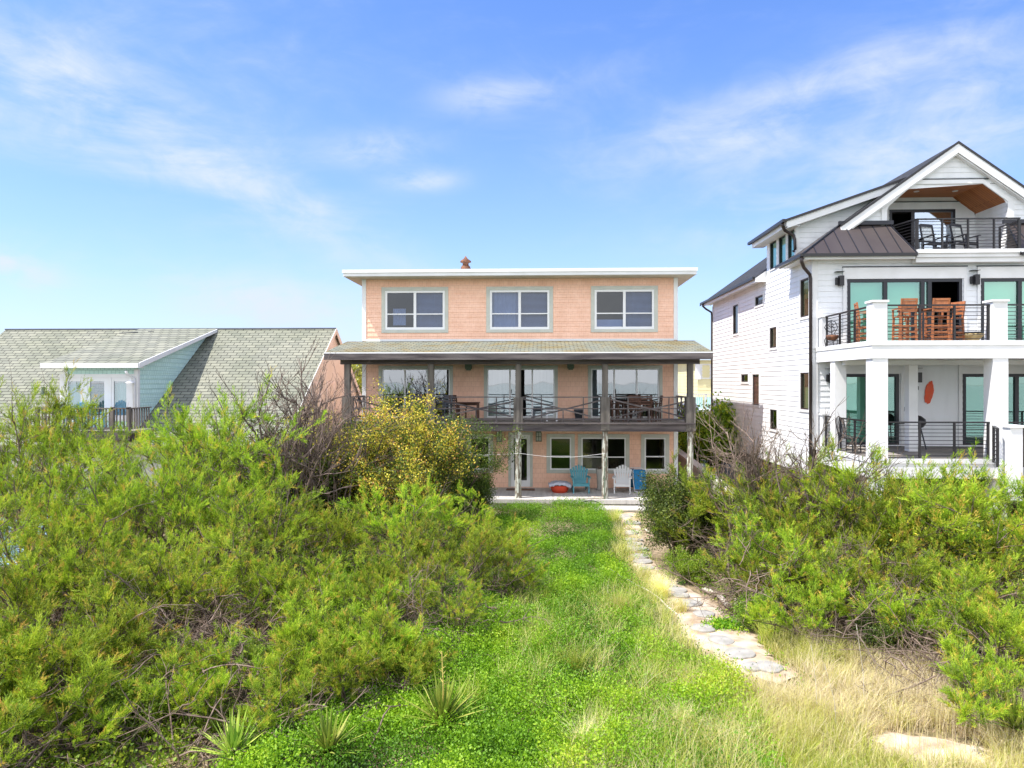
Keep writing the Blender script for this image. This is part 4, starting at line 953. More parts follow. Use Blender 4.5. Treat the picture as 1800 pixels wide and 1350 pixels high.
def lounge(name,label,cat,loc,rz,m,grp=None):
    t=thing(name,label,cat,loc,rz,grp); b=MB()
    for i in range(6): b.box(-.26,.26,-.25+i*.085,-.25+i*.085+.075,.36,.385)
    b.build('seat',m,t); b=MB()
    for i in range(7): x=-.24+i*.08; top=1.0-.03*abs(i-3)**1.5; b.beam((x*.8,.24,.36),(x*1.1,.24+(top-.36)*.4,top),.07,.018,up=(0,-1,.3))
    b.build('backrest',m,t)
    for s in (-1,1):
        b=MB(); b.box(s*.31-.05,s*.31+.05,-.3,.3,.57,.595); b.build('armrest',m,t)
        b=MB(); b.box(s*.29-.02,s*.29+.02,-.28,-.2,0,.568); b.build('leg',m,t)
        b=MB(); b.box(s*.29-.02,s*.29+.02,.2,.28,0,.568); b.build('leg',m,t)
M['skyblue']=mat('sky_blue_paint',(.12,.42,.72),(.10,.36,.64),5,.5); M['paleblue']=mat('pale_blue_paint',(.50,.72,.85),(.42,.64,.80),5,.5)
lounge('adirondack_chair','sky blue fan back chair on the small balcony before the french doors','chair',(XA(161,24.5),24.5,bzf),R(180),M['skyblue'])
lounge('adirondack_chair','pale aqua low chair on the small balcony left of the sky blue one','chair',(XA(134,24.4),24.4,bzf),R(160),M['aqua'])
for i,(px,py,rz,l) in enumerate([(14,985,R(60),'pale blue lounge chair on the sand at the left edge, nearest one'),(8,955,R(50),'pale blue lounge chair on the sand at the left edge, middle one'),(12,925,R(70),'pale blue lounge chair on the sand at the left edge, farthest one'),(60,935,R(20),'pale blue chair glimpsed between dark stems behind the left shrub')]):
    X,Y=GP(px,py+30,-.3); lounge('lounge_chair',l,'chair',(X,Y,-.33),rz,M['paleblue'],'pale blue chairs on the sand at the left edge')
# ================================================================ far neighbours
YO=(14,56,0)
yh=thing('yellow_house','pale yellow sided house with white shutters far behind the timber porch','house',YO)
yx=XA(1227,50); y=MB(YO); zt=ZA(1240,633,50)
lap(y,FR(50),yx,yx+9,-.4,zt,.25); lap(y,SL(yx),50,62,-.4,zt,.25); y.quad((yx,62,-.4),(yx+9,62,-.4),(yx+9,62,zt),(yx,62,zt)); y.build('wall',M['yellow'],yh)
y=MB(YO); y.prism([(yx-.4,49.6,zt-.02),(yx+9.4,49.6,zt+1.6),(yx+9.4,62.4,zt+1.6),(yx-.4,62.4,zt-.02)],(0,0,.16)); y.build('roof',M['white'],yh)
for px in (1241,):
    x=XA(px,50); window(yh,YO,FR(50),x-.3,x+.3,ZA(px,665,50),ZA(px,641,50),.05,cm='white',fm='white',glass='gl_low')
    s=MB(YO); s.box(x-.75,x-.38,49.9,49.95,ZA(px,667,50),ZA(px,640,50)); s.build('shutter',M['white'],yh)
    s=MB(YO); s.box(x+.38,x+.75,49.9,49.95,ZA(px,667,50),ZA(px,640,50)); s.build('shutter',M['white'],yh)
y=MB(YO); zr=ZA(1230,693,48)
y.box(yx-2.2,yx+6,48,48.06,zr-.03,zr+.03); 
for i in range(8): x=yx-2.2+i*1.15; y.box(x-.04,x+.04,48,48.06,-.4,zr)
for i in range(60): x=yx-2.15+i*.135; y.box(x-.015,x+.015,48.01,48.03,zr-1.0,zr-.03)
y.box(yx-2.2,yx+6,48.07,50,zr-1.15,zr-1.05); y.build('porch_railing',M['white'],yh)
for px in (1229,1245):
    y=MB(YO); x=XA(px,49.9); y.box(x-.25,x+.25,49.85,49.95,ZA(px,722,50),ZA(px,698,50)); y.build('door',M['aqua'],yh)
GO=(11,60,0)
gh_=thing('cottage','small white cottage with dark blue grey roof seen through the porch gap','house',GO)
x0,x1=XA(1178,58),XA(1226,58); zt=ZA(1200,700,58)
g=MB(GO); g.box(x0,x1,58,66,-.4,ZA(1200,690,58)); g.build('wall',M['white'],gh_)
g=MB(GO); g.prism([(x0-.5,57.6,ZA(1190,683,58)),(x1,57.6,ZA(1190,668,58)),(x1,57.6,ZA(1190,676,58)),(x0-.5,57.6,ZA(1190,690,58))],(0,9,0)); g.prism([(x0-.6,57.5,ZA(1190,676,58)),(x1+.6,57.5,ZA(1190,661,58)),(x1+.6,57.5,ZA(1190,666,58)),(x0-.6,57.5,ZA(1190,683,58))],(0,.1,0)); g.build('roof',M['greyroof'],gh_)
g=MB(GO); g.prism([(x0-.6,57.40,ZA(1190,674,58)),(x1+.6,57.40,ZA(1190,658,58)),(x1+.6,57.40,ZA(1190,664,58)),(x0-.6,57.40,ZA(1190,681,58))],(0,.08,0)); g.build('rake_board',M['white'],gh_)
t=thing('garden_shed','turquoise shed standing behind the right corner of the pink house','shed',(XA(1199,44),44,-.33))
s=MB(); s.box(-.9,.9,0,2.4,0,2.6); s.build('wall',M['turq'],t)
s=MB(); s.prism([(-1.1,-.2,2.61),(1.1,-.2,2.61),(1.1,1.2,3.1),(-1.1,1.2,3.1)],(0,0,.06)); s.prism([(-1.1,2.6,2.61),(1.1,2.6,2.61),(1.1,1.2,3.1),(-1.1,1.2,3.1)],(0,0,.06)); s.build('roof',M['greyroof'],t)
s=MB(); s.box(-.35,.45,-.03,-.002,.02,2.0); s.build('door',M['dark'],t)
# retaining wall
rw=MB((6.2,26,0)); X0=6.15
rw.prism([(X0,22.4,-.5),(X0,34,-.5),(X0,34,1.0),(X0,22.4,.42)],(.22,0,0)); props(rw.build('retaining_wall',M['concrete']),'weathered concrete retaining wall sloping along the gap between the two houses','wall')
cw=MB((6.2,26,0)); cw.prism([(X0-.05,22.38,.423),(X0-.05,34,1.003),(X0-.05,34,1.09),(X0-.05,22.38,.51)],(.34,0,0)); o=cw.build('wall_cap',M['driveway']); 
o.parent=[k for k in COL.objects if k.name=='retaining_wall'][0]; o.location=(0,0,0)
# driveway
dv=MB((7.4,40,0)); n=30
for i in range(n):
    ya=27+i*1.6;yb=ya+1.6
    za=lambda y:gh(7.4,y)+.03+max(0,min(.9,(34-abs(y-30)*3)/34*.0))
    dv.quad((6.45,ya,-.25),(8.7,ya,-.25),(8.7,yb,-.25),(6.45,yb,-.25))
props(dv.build('driveway',M['driveway']),kind='structure')
# block steps below the white house's side
st=MB((7.6,22.6,0)); 
for i in range(4): st.box(7.0+.0,7.9,21.4+i*.5,21.9+i*.5,-.4,-.1+i*.18)
props(st.build('block_steps',M['driveway']),'pale block steps half buried in shrubs beside the white house','steps')
ac=thing('ac_unit','grey air conditioner unit beside the white house wall behind bare twigs','air conditioner',(8.1,30.5,-.3))
b=MB(); b.box(-.4,.4,-.4,.4,.1,1.0); b.build('housing',M['greyplastic'],ac,bevel=.02)
b=MB(); b.box(-.45,.45,-.45,.45,0,.098); b.build('base',M['concrete'],ac)
b=MB(); b.lathe([(.3,1.002),(.3,1.02),(.1,1.03)],16); b.build('fan_grille',M['black'],ac)
# ================================================================ GROUND
rng=np.random.default_rng(11)
gx_=np.arange(-24,24.01,.3); gy_=np.arange(-2,42.01,.3)
GHG=np.array([[gh(x,y) for y in gy_] for x in gx_])
LG=np.array([[mnoise.noise(Vector((x*.9,y*.9,9)))+.5*mnoise.noise(Vector((x*2.3,y*2.3,4))) for y in gy_] for x in gx_])
PG=np.array([[mnoise.noise(Vector((x*.45,y*.45,21)))+.5*mnoise.noise(Vector((x*1.5,y*1.5,31))) for y in gy_] for x in gx_])
def bil(G,x,y):
    fx=np.clip((x+24)/.3,0,len(gx_)-1.001); fy=np.clip((y+2)/.3,0,len(gy_)-1.001)
    i=fx.astype(int);j=fy.astype(int);a=fx-i;b=fy-j
    return G[i,j]*(1-a)*(1-b)+G[i+1,j]*a*(1-b)+G[i,j+1]*(1-a)*b+G[i+1,j+1]*a*b
ghn=lambda x,y: bil(GHG,x,y)
def grade(lo,hi,step,far):
    c=list(np.arange(lo,hi+1e-6,step)); s=step; 
    a=hi
    while a<far: s*=1.6; a+=s; c.append(a)
    a=lo; s=step
    while a>-far: s*=1.6; a-=s; c.insert(0,a)
    return c
xs=grade(-24,24,.3,4000); ys=grade(-2,42,.3,4000)
V=[];nx,ny=len(xs),len(ys)
for x in xs:
    for y in ys: V.append((x,y,gh(x,y)))
idx=np.arange(nx*ny).reshape(nx,ny)
Fq=np.stack([idx[:-1,:-1],idx[1:,:-1],idx[1:,1:],idx[:-1,1:]],-1).reshape(-1,4)
m,nt,out=newmat('sandy_ground'); L=nt.links.new
b=nt.nodes.new('ShaderNodeBsdfPrincipled'); b.inputs['Roughness'].default_value=.95; b.inputs['Specular IOR Level'].default_value=.1; L(b.outputs[0],out.inputs[0])
tc=nt.nodes.new('ShaderNodeTexCoord')
n1=nt.nodes.new('ShaderNodeTexNoise'); n1.inputs['Scale'].default_value=.7; n1.inputs['Detail'].default_value=8; L(tc.outputs['Object'],n1.inputs[0])
n2=nt.nodes.new('ShaderNodeTexNoise'); n2.inputs['Scale'].default_value=9; n2.inputs['Detail'].default_value=8; L(tc.outputs['Object'],n2.inputs[0])
r1=nt.nodes.new('ShaderNodeValToRGB'); r1.color_ramp.elements[0].color=(.11,.075,.045,1); r1.color_ramp.elements[1].color=(.42,.31,.20,1); r1.color_ramp.elements[0].position=.35; r1.color_ramp.elements[1].position=.68; L(n2.outputs[0],r1.inputs[0])
r2=nt.nodes.new('ShaderNodeValToRGB'); r2.color_ramp.elements[0].color=(.09,.10,.03,1); r2.color_ramp.elements[1].color=(.40,.31,.21,1); r2.color_ramp.elements[0].position=.4; r2.color_ramp.elements[1].position=.6; L(n1.outputs[0],r2.inputs[0])
mx=nt.nodes.new('ShaderNodeMix'); mx.data_type='RGBA'; mx.inputs[0].default_value=.45; L(r1.outputs[0],mx.inputs[6]); L(r2.outputs[0],mx.inputs[7]); L(mx.outputs[2],b.inputs['Base Color'])
bp=nt.nodes.new('ShaderNodeBump'); bp.inputs['Strength'].default_value=.8; bp.inputs['Distance'].default_value=.05; L(n2.outputs[0],bp.inputs['Height']); L(bp.outputs[0],b.inputs['Normal'])
props(nmesh('ground',np.array(V),Fq,m),kind='structure')
# sea behind the viewpoint (reflected in the windows)
wm=mat('sea_water',(.02,.16,.15),(.05,.24,.22),.05,.12,.6,.5,spec=.5)
s=MB((0,-600,0)); s.quad((-4000,-4000,-2.6),(4000,-4000,-2.6),(4000,-32,-2.6),(-4000,-32,-2.6)); props(s.build('water',wm),kind='structure')
# path of sand
pl=[GP(*p) for p in ((1106,900),(1112,940),(1122,985),(1150,1015),(1200,1050),(1235,1085),(1262,1120),(1310,1160),(1390,1196))]
pw=[.26,.30,.33,.34,.45,.68,.74,.52,.25]
def interp(k): 
    i=min(int(k),len(pl)-2); f=k-i; return np.array(pl[i])*(1-f)+np.array(pl[i+1])*f, pw[i]*(1-f)+pw[i+1]*f
PC=[interp(k) for k in np.linspace(0,len(pl)-1.001,140)]
PCx=np.array([p[0][0] for p in PC]);PCy=np.array([p[0][1] for p in PC]);PCw=np.array([p[1] for p in PC])
def pathd(x,y):
    """distance to path centre minus half width"""
    best=np.full(x.shape,1e9)
    for a,b_,w_ in zip(PCx,PCy,PCw): best=np.minimum(best,np.hypot(x-a,y-b_)-w_)
    return best
Vv=[];Ff=[];K=9
for i,(p,w_) in enumerate(PC):
    t_=np.array(PC[min(i+1,len(PC)-1)][0])-np.array(PC[max(i-1,0)][0]); t_/=np.linalg.norm(t_); nn=np.array([-t_[1],t_[0]])
    for k in range(K):
        f=(k/(K-1)*2-1); e=1+.30*mnoise.noise(Vector((i*.35,f*3,2)))
        q=p+nn*f*w_*1.1*e; Vv.append((q[0],q[1],float(gh(q[0],q[1]))+.035-.05*abs(f)**3))
for i in range(len(PC)-1):
    for k in range(K-1): a=i*K+k; Ff.append((a,a+1,a+K+1,a+K))
sandm=mat('pale_sand',(.34,.25,.17),(.62,.52,.40),3,.95,.5,30,spec=.1)
po=nmesh('path',np.array(Vv),np.array(Ff),sandm); props(po,kind='structure')
X,Y=GP(1640,1312); sp=MB((X,Y,gh(X,Y))); N=40; ring=[(X,Y,gh(X,Y)+.04)]
for q_ in (.5,1.0):
    for k in range(N):
        a=2*math.pi*k/N; e=1+.28*mnoise.noise(Vector((math.cos(a)*1.6,math.sin(a)*1.6,7)))+.1*math.sin(7*a); xx=X+.78*q_*e*math.cos(a)-.15*q_*math.sin(a); yy=Y+.50*q_*e*math.sin(a)-.2*q_*math.cos(a); ring.append((xx,yy,gh(xx,yy)+(.035 if q_<1 else -.01)))
sp.add(ring,[(0,1+k,1+(k+1)%N) for k in range(N)]+[(1+k,1+N+k,1+N+(k+1)%N,1+(k+1)%N) for k in range(N)]); props(sp.build('sand_patch',sandm,smooth=True),kind='structure')
# ================================================================ stepping stones
stones=[(1097,910,30),(1111,923,28),(1110,939,26),(1108,949,24),(1122,950,16),(1115,956,28),(1110,965,34),(1128,965,24),(1122,980,32),(1130,989,32),(1136,1000,28),(1175,1033,28),(1192,1041,30),(1197,1050,28),(1214,1063,38),(1238,1082,38),(1235,1107,40),(1268,1129,42),(1300,1154,50),(1353,1178,44),(1322,1176,34)]
sl_=['first stepping stone at the porch step','second stepping stone from the porch step, tilted','small stepping stone half under grass, third from the porch','stepping stone of the upper run beside a small fragment','small stone fragment right of the fourth stepping stone','sixth stone of the upper run, just past the fragment','wide left stone of the side by side pair in the upper run','smaller right stone of the side by side pair in the upper run','full round stone after the side by side pair','round stone second below the pair in the upper run','last stone of the upper run, fading into dry grass','first stone after the gap of dry grass','left one of the two touching stones below the gap','right one of the two touching stones below the gap','round stone beside the fallen log in the middle of the path','round stone left of the small green weed patch','stone below the weed patch, on the left path edge','pale stone halfway between weed patch and path end','largest round stone near the lower end of the path','last stone of the path, half covered by tall dry grass','sunken sand covered stone left of the last one']
for i,(px,py,wd) in enumerate(stones):
    X,Y=GP(px,py); r=wd/F*Y/2*1.02
    rr=random.Random(i); b=MB((X,Y,gh(X,Y)+.02)); n=26; ox,oy,oz=b.org
    prof=[(r*.99,-.08),(r*1.0,.0),(r*.96,.012),(r*.6,.017),(.01,.018)]
    ph=rr.uniform(0,6)
    for q,z in prof:
        for k in range(n):
            a=2*math.pi*k/n; w_=1+.05*math.sin(2*a+ph)+.04*math.sin(3*a+ph*2)+.03*math.sin(5*a-ph)+.015*math.sin(9*a+ph*3); b.v.append((ox+q*w_*math.cos(a),oy+q*w_*math.sin(a),oz+.03+z))
    for j in range(len(prof)-1):
        for k in range(n): k2=(k+1)%n; b.f.append((j*n+k,j*n+k2,(j+1)*n+k2,(j+1)*n+k))
    o=b.build('stepping_stone',M['stone']); props(o,sl_[i],'stepping stone','round stepping stones of the sandy path'); o.rotation_euler=(rr.uniform(-.04,.04),rr.uniform(-.04,.04),0)
# ================================================================ foliage generators
def norm(a): return a/np.maximum(np.linalg.norm(a,axis=-1,keepdims=True),1e-9)
def walk(p,d,Ln,n,g,wob,up):
    pts=[p]; d=d/np.linalg.norm(d)
    for i in range(n):
        d=d+g.normal(0,wob,3)+np.array([0,0,up]); d/=np.linalg.norm(d); p=p+d*Ln/n; pts.append(p)
    return np.array(pts)
def skeleton(g,H,Rr,nst,nsec,nter,wob=.12,up=.06,sec=(.3,.55),start=.3,lean=(0,0)):
    st=[];se=[];te=[]
    for i in range(nst):
        az=2*math.pi*(i+g.uniform(-.4,.4))/nst; t=g.uniform(.15,1.15)*Rr/H
        d=np.array([math.cos(az)*t+lean[0],math.sin(az)*t+lean[1],1.]); Ln=H*g.uniform(.75,1.1)*math.sqrt(1+min(t,1)**2)*.92
        pp=walk(np.array([math.cos(az)*.12,math.sin(az)*.12,-.1]),d,Ln,8,g,wob,up); st.append(pp)
        for j in range(nsec):
            s=start+(1-start)*(j+g.uniform(0,1))/nsec; k=min(int(s*8),7); b0=pp[k]+(pp[k+1]-pp[k])*(s*8-k); dd=pp[k+1]-pp[k]; dd/=np.linalg.norm(dd)
            sd=dd*.7+g.normal(0,.6,3); sd[2]=abs(sd[2])*.6+.1
            sp=walk(b0,sd,H*g.uniform(*sec)*(1-.4*s),5,g,wob*1.2,up); se.append(sp)
            for q in range(nter):
                s2=(q+g.uniform(.2,1))/nter; k2=min(int(s2*5),4); b1=sp[k2]+(sp[k2+1]-sp[k2])*(s2*5-k2); d2=sp[k2+1]-sp[k2]; d2/=np.linalg.norm(d2)
                td_=d2+g.normal(0,.55,3); td_[2]+=.25
                te.append(walk(b1,td_,H*g.uniform(.1,.22),3,g,wob,up))
    return st,se,te
def tubes(groups):
    """groups: (list of pts, r0, r1, n)"""
    Vs=[];Fs=[];base=0
    for lst,r0,r1,n in groups:
        th=2*np.pi*np.arange(n)/n; cs=np.cos(th)[None,:,None];sn=np.sin(th)[None,:,None]
        for P in lst:
            m_=len(P); T=norm(np.gradient(P,axis=0)); ref=np.array([.31,.17,.93]) if abs(T[0,2])<.9 else np.array([1,.1,0.])
            A=norm(np.cross(T,ref));B=np.cross(T,A); r=np.linspace(r0,r1,m_)[:,None,None]
            Vs.append((P[:,None,:]+r*(A[:,None,:]*cs+B[:,None,:]*sn)).reshape(-1,3))
            i=np.arange(m_-1)[:,None]*n;k=np.arange(n)[None,:];k2=(k+1)%n
            Fs.append((np.stack([i+k,i+k2,i+n+k2,i+n+k],-1)+base).reshape(-1,4)); base+=m_*n
    return np.concatenate(Vs),np.concatenate(Fs)
def needles(g,P,D,Ln,ntw=9,nn=9,nl=(.03,.055),nw=.0078,spread=.5,tint=None):
    """feathery plumes -> triangles"""
    N=len(P); s=g.uniform(0,.85,(N,ntw,1)); per=g.normal(0,1,(N,ntw,3)); 
    D_=norm(D)[:,None,:]; per=per-(per*D_).sum(-1,keepdims=True)*D_; per=norm(per)
    O_=P[:,None,:]+D_*Ln[:,None,None]*s; TD=norm(D_+per*spread+np.array([0,0,.15])); TL=Ln[:,None,None]*(.42-.2*s)*g.uniform(.7,1.3,(N,ntw,1))
    u=(np.arange(nn)+.5)/nn
    B=O_[:,:,None,:]+TD[:,:,None,:]*TL[:,:,None,:]*u[None,None,:,None]
    nd_=g.normal(0,1,B.shape); ND=norm(TD[:,:,None,:]*1.3+nd_*.55); nlv=g.uniform(nl[0],nl[1],B.shape[:3]+(1,))
    side=norm(np.cross(ND,g.normal(0,1,B.shape)))*nw*.5
    tri=np.stack([B-side,B+side,B+ND*nlv],-2).reshape(-1,3)
    if tint is None: tint=g.uniform(0,1,N)
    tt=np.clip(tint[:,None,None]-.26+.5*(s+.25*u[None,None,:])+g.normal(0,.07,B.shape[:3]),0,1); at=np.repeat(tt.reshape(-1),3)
    # twig ribbons
    sd=norm(np.cross(TD,g.normal(0,1,TD.shape)))*.003; E=O_+TD*TL
    tri2=np.stack([O_-sd,O_+sd,E],-2).reshape(-1,3); at2=np.full(len(tri2),.9)
    Vt=np.concatenate([tri,tri2]); At=np.concatenate([at,at2]); return Vt,np.arange(len(Vt)).reshape(-1,3),At
def leaves(g,P,N_,size=(.03,.06),tint=None,updir=.5,asp=.55,scat=.12,tn=.14):
    n=len(P)*N_; B=np.repeat(P,N_,0)+g.normal(0,scat,(n,3)); d=norm(g.normal(0,1,(n,3))+np.array([0,0,updir])); w=norm(np.cross(d,g.normal(0,1,(n,3))))
    s=g.uniform(size[0],size[1],(n,1)); nrm=np.cross(d,w)*s*.12
    Vt=np.stack([B,B+d*s*.5+w*s*asp*.5+nrm,B+d*s,B+d*s*.5-w*s*asp*.5+nrm],1).reshape(-1,3)
    if tint is None: tint=g.uniform(0,1,len(P))
    t=np.clip(np.repeat(tint,N_)+g.normal(0,tn,n),0,1)
    return Vt,np.arange(n*4).reshape(-1,4),np.repeat(t,4)
def tris(V): return V
def feathery(seed,H,Rr,nst=9,nsec=7,nter=4,np_=3,dense=1.,low=.25,brown=.12,mat_='feather',nw=.009,lean=(0,0)):
    """returns prototype thing objects (branches, foliage) at origin"""
    g=np.random.default_rng(seed); st,se,te=skeleton(g,H,Rr,nst,nsec,nter,lean=lean)
    Vb,Fb=tubes([(st,.035,.010,5),(se,.012,.004,4),(te,.005,.002,3)])
    P=[];D=[];T=[]
    alive=g.random(len(se))<dense
    fam=np.clip(g.normal(0,.14,len(se)),-.25,.25)
    src=[(te[i],alive[i//nter],fam[i//nter]) for i in range(len(te))]+[(se[i][3:],alive[i],fam[i]) for i in range(len(se))]+[(s[5:],True,0.) for s in st]
    for pp,ok,fv in src:
        if not ok: continue
        for q in range(np_+1):
            s=g.uniform(.25,1)*(len(pp)-1); k=min(int(s),len(pp)-2); b0=pp[k]+(pp[k+1]-pp[k])*(s-k); d=pp[-1]-pp[0]
            if b0[2]<H*low*g.uniform(.4,1.3): continue
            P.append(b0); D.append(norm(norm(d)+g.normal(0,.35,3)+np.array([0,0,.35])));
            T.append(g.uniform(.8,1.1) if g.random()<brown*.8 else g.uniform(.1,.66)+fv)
    P=np.array(P);D=np.array(D);T=np.array(T)
    dead=[]
    for i in range(int(26*nst)):
        p=np.array([g.normal(0,Rr*.45),g.normal(0,Rr*.45),g.uniform(.02,H*.55)]); dead.append(walk(p,g.normal(0,1,3)*np.array([1,1,.6]),g.uniform(.3,.9),5,g,.22,-.02))
    Vd,Fd=tubes([(dead,.006,.002,3)])
    Vn,Fn,An=needles(g,P,D,g.uniform(.26,.46,len(P)),tint=T,nw=nw)
    return Vb,Fb,Vn,Fn,An,Vd,Fd
def place_proto(name,data,bm,lm):
    Vb,Fb,Vn,Fn,An=data[:5]
    t=bpy.data.objects.new(name,None); COL.objects.link(t); t.empty_display_size=.3
    nmesh('branches',Vb,Fb,bm,parent=t); nmesh('foliage',Vn,Fn,lm,An,parent=t)
    if len(data)>5: nmesh('dead_twigs',data[5],data[6],M['twig'],parent=t,kind='stuff')
    return t
protos=[]
LOWS=(.5,.5,.5,.5,.35); DENS=(.66,.64,.66,.66,.8)
specs=[(1,3.6,1.5,9,7,4,3),(2,3.4,1.9,10,7,4,3),(3,2.4,1.6,10,6,4,3),(4,2.2,1.9,11,6,4,3),(5,1.5,1.3,9,5,3,4)]
for sd,H,Rr,a,b_,c,d in specs:
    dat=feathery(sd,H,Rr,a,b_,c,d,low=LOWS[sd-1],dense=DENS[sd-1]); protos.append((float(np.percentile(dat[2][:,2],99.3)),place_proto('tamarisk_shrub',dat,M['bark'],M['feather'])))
used=set()
def put(pi,x,y,h,rz,label,group,wide=1.):
    H,p=protos[pi]
    if pi in used: o=copy_tree(p)
    else: o=p; used.add(pi)
    s=h/H; o.location=(x,y,gh(x,y)); o.scale=(s*wide,s*wide,s); o.rotation_euler=(0,0,rz); props(o,label,'shrub',group); return o
GL='feathery green shrubs of the left thicket'; GRt='feathery green shrubs of the right thicket'
left=[ # proto, px, py(top), D, label
(0,28,668,17.5,'tall feathery shrub with orange tipped shoots at the far left before the grey green roof'),
(1,100,690,16.5,'tall feathery shrub with a spike of rusty shoots left of the small balcony'),
(1,215,815,16.6,'feathery shrub directly below the small balcony railing'),
(0,305,715,16.0,'tall feathery shrub right of the aqua dormer wall, tops turning orange'),
(0,372,680,17.2,'tall feathery shrub before the shingle roof, left of the bare bush'),
(1,455,765,17.5,'feathery shrub at the foot of the bare twiggy bush'),
(1,60,760,14.0,'broad open feathery shrub with dark curving limbs at the left edge'),
(0,175,825,14.2,'feathery shrub with dark stems in front of the balcony shrub'),
(1,270,790,14.0,'yellow green feathery shrub in the middle of the left thicket, below the dormer'),
(0,365,800,14.4,'feathery shrub in the middle row, below the roof shrub'),
(1,455,830,14.0,'feathery shrub in the middle row beside the yellow leaved bush'),
(3,530,875,15.0,'feathery shrub before the dark base of the yellow leaved bush'),
(2,600,900,16.0,'feathery shrub left of the gap showing dead stems'),
(2,705,845,16.0,'pointed feathery shrub whose tip stands against the dark bush left of the porch'),
(2,790,862,17.5,'pointed feathery shrub nearest to the porch floor'),
(3,775,915,13.8,'feathery shrub sprawling over the green ground cover, left of the lawn'),
(2,870,925,14.6,'low feathery shrub at the right tip of the left thicket'),
(3,640,960,13.0,'feathery shrub behind the patch of dead purple twigs'),
(3,30,940,11.0,'feathery shrub at the left edge in front of the pale blue chairs'),
(2,130,930,11.6,'feathery shrub right of the pale blue chairs'),
(3,235,950,11.4,'feathery shrub above the left tangle of dead branches'),
(2,330,930,12.0,'feathery shrub above the pale forked branch'),
(3,420,950,12.0,'feathery shrub above the middle tangle of dead branches'),
(3,520,985,12.0,'feathery shrub at the left rim of the dead purple twigs'),
(4,40,1060,8.9,'soft pale green feathery shrub in the lower left corner'),
(4,130,1075,9.3,'soft feathery shrub right of the one in the lower left corner'),
(4,-10,1180,7.6,'blurred pale feathery shrub cut by the lower left frame edge'),
(4,575,1060,10.3,'small feathery shrub at the lower rim of the thicket, above the left yucca'),
(4,660,1090,10.5,'small feathery shrub with drooping plumes left of the tall yucca'),
(4,480,1120,9.8,'small feathery shrub with star shaped plumes above the dead branch pile'),
(4,330,1120,9.6,'small feathery shrub sprouting out of the dead branches, centre left'),
(4,215,1150,9.0,'small feathery tuft shrub low in the dead branches at the left'),
(2,690,990,12.2,'feathery shrub with long leaning limbs reaching over the ground cover'),
(2,800,1010,12.2,'leaning feathery shrub at the lower right end of the left thicket'),
(2,845,905,17.0,'feathery shrub leaning over the creeper below the porch corner'),
(4,610,1105,9.7,'small feathery shrub with hanging plumes above the middle yucca'),
(4,705,1130,10.0,'small feathery shrub just left of the tall yucca flower stalk'),
(4,510,1165,9.0,'small feathery shrub between the bottom yuccas and the flat dead twigs'),
(4,70,1195,8.2,'pale feathery shrub low in the left corner, right of the blurred one'),
(4,350,1185,9.1,'small feathery shrub directly above the bottom left yucca'),
(4,905,985,14.6,'small feathery shrub farthest out on the creeper, right tip of the left thicket'),
(3,620,1010,11.6,'feathery shrub with bright plumes in front of the dead purple twigs'),
(2,100,860,12.6,'dark limbed feathery shrub behind the pale blue chairs'),
]
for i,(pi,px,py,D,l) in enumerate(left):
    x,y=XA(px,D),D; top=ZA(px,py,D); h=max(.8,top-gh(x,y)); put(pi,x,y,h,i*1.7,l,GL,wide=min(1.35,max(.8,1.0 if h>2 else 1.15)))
right=[
(2,1325,880,16.4,'feathery shrub right of the dark round bush, at the concrete wall'),
(3,1325,815,16.5,'sparse tall feathery shrub before the shaded part of the white siding'),
(0,1390,790,16.0,'sparse tall feathery shrub with bare upper twigs beside the black downspout'),
(3,1370,895,14.2,'feathery shrub in front of the white house corner'),
(3,1465,850,14.6,'feathery shrub below the left column of the lower balcony'),
(2,1545,790,15.0,'feathery shrub with thin shoots crossing the balcony railing'),
(3,1625,835,14.6,'broad feathery shrub below the middle of the lower balcony'),
(2,1705,835,14.8,'feathery shrub under the right column of the lower balcony'),
(3,1785,815,14.2,'feathery shrub with long bare limbs at the right edge'),
(3,1470,950,13.0,'bright feathery shrub hanging over the grey dead twigs'),
(2,1580,930,13.2,'soft feathery shrub in the centre of the right thicket'),
(3,1700,965,12.6,'feathery shrub above the grey drooping dead twigs'),
(4,1335,960,14.0,'small feathery shrub between dark bush and dead twigs'),
(4,1440,1010,12.2,'small bright feathery shrub just above the grassy edge, left one'),
(4,1620,1040,11.6,'small bright feathery shrub with round plume just above the grassy edge'),
(4,1770,1030,10.6,'small bright feathery shrub at the right frame edge'),
(4,1735,1140,9.4,'loose feathery tuft beside the lower right dead branches'),
]
for i,(pi,px,py,D,l) in enumerate(right):
    x,y=XA(px,D),D; top=ZA(px,py,D); h=max(.7,top-gh(x,y)); put(pi,x,y,h,i*2.3+.5,l,GRt,wide=min(1.3,max(.85,1.1)))
# ---------------------------------------------------------------- leafy bushes
def leafy(seed,H,Rr,nst,nsec,nter,per,size,low,brown=.0,dome=False,yel=None):
    g=np.random.default_rng(seed); st,se,te=skeleton(g,H,Rr,nst,nsec,nter,wob=.14)
    P=[];T=[]
    for pp in te:
        for q in range(3):
            b0=pp[0]+(pp[-1]-pp[0])*g.uniform(.1,1.1)
            if b0[2]<H*low*g.uniform(.2,1): continue
            P.append(b0)
            T.append(yel(b0,g) if yel else g.uniform(0,.8))
    P=np.array(P);T=np.array(T)
    Vb,Fb=tubes([(st,.04,.012,5),(se,.014,.005,4),(te,.006,.002,3)])
    Vn,Fn,An=leaves(g,P,per,size,tint=T,scat=.10); return Vb,Fb,Vn,Fn,An
def yfun(b0,g):  # yellow autumn foliage on the outer, upper twigs
    return np.clip(g.uniform(.4,1) if g.random()<.08+.12*b0[2] else g.uniform(.02,.45),0,1)
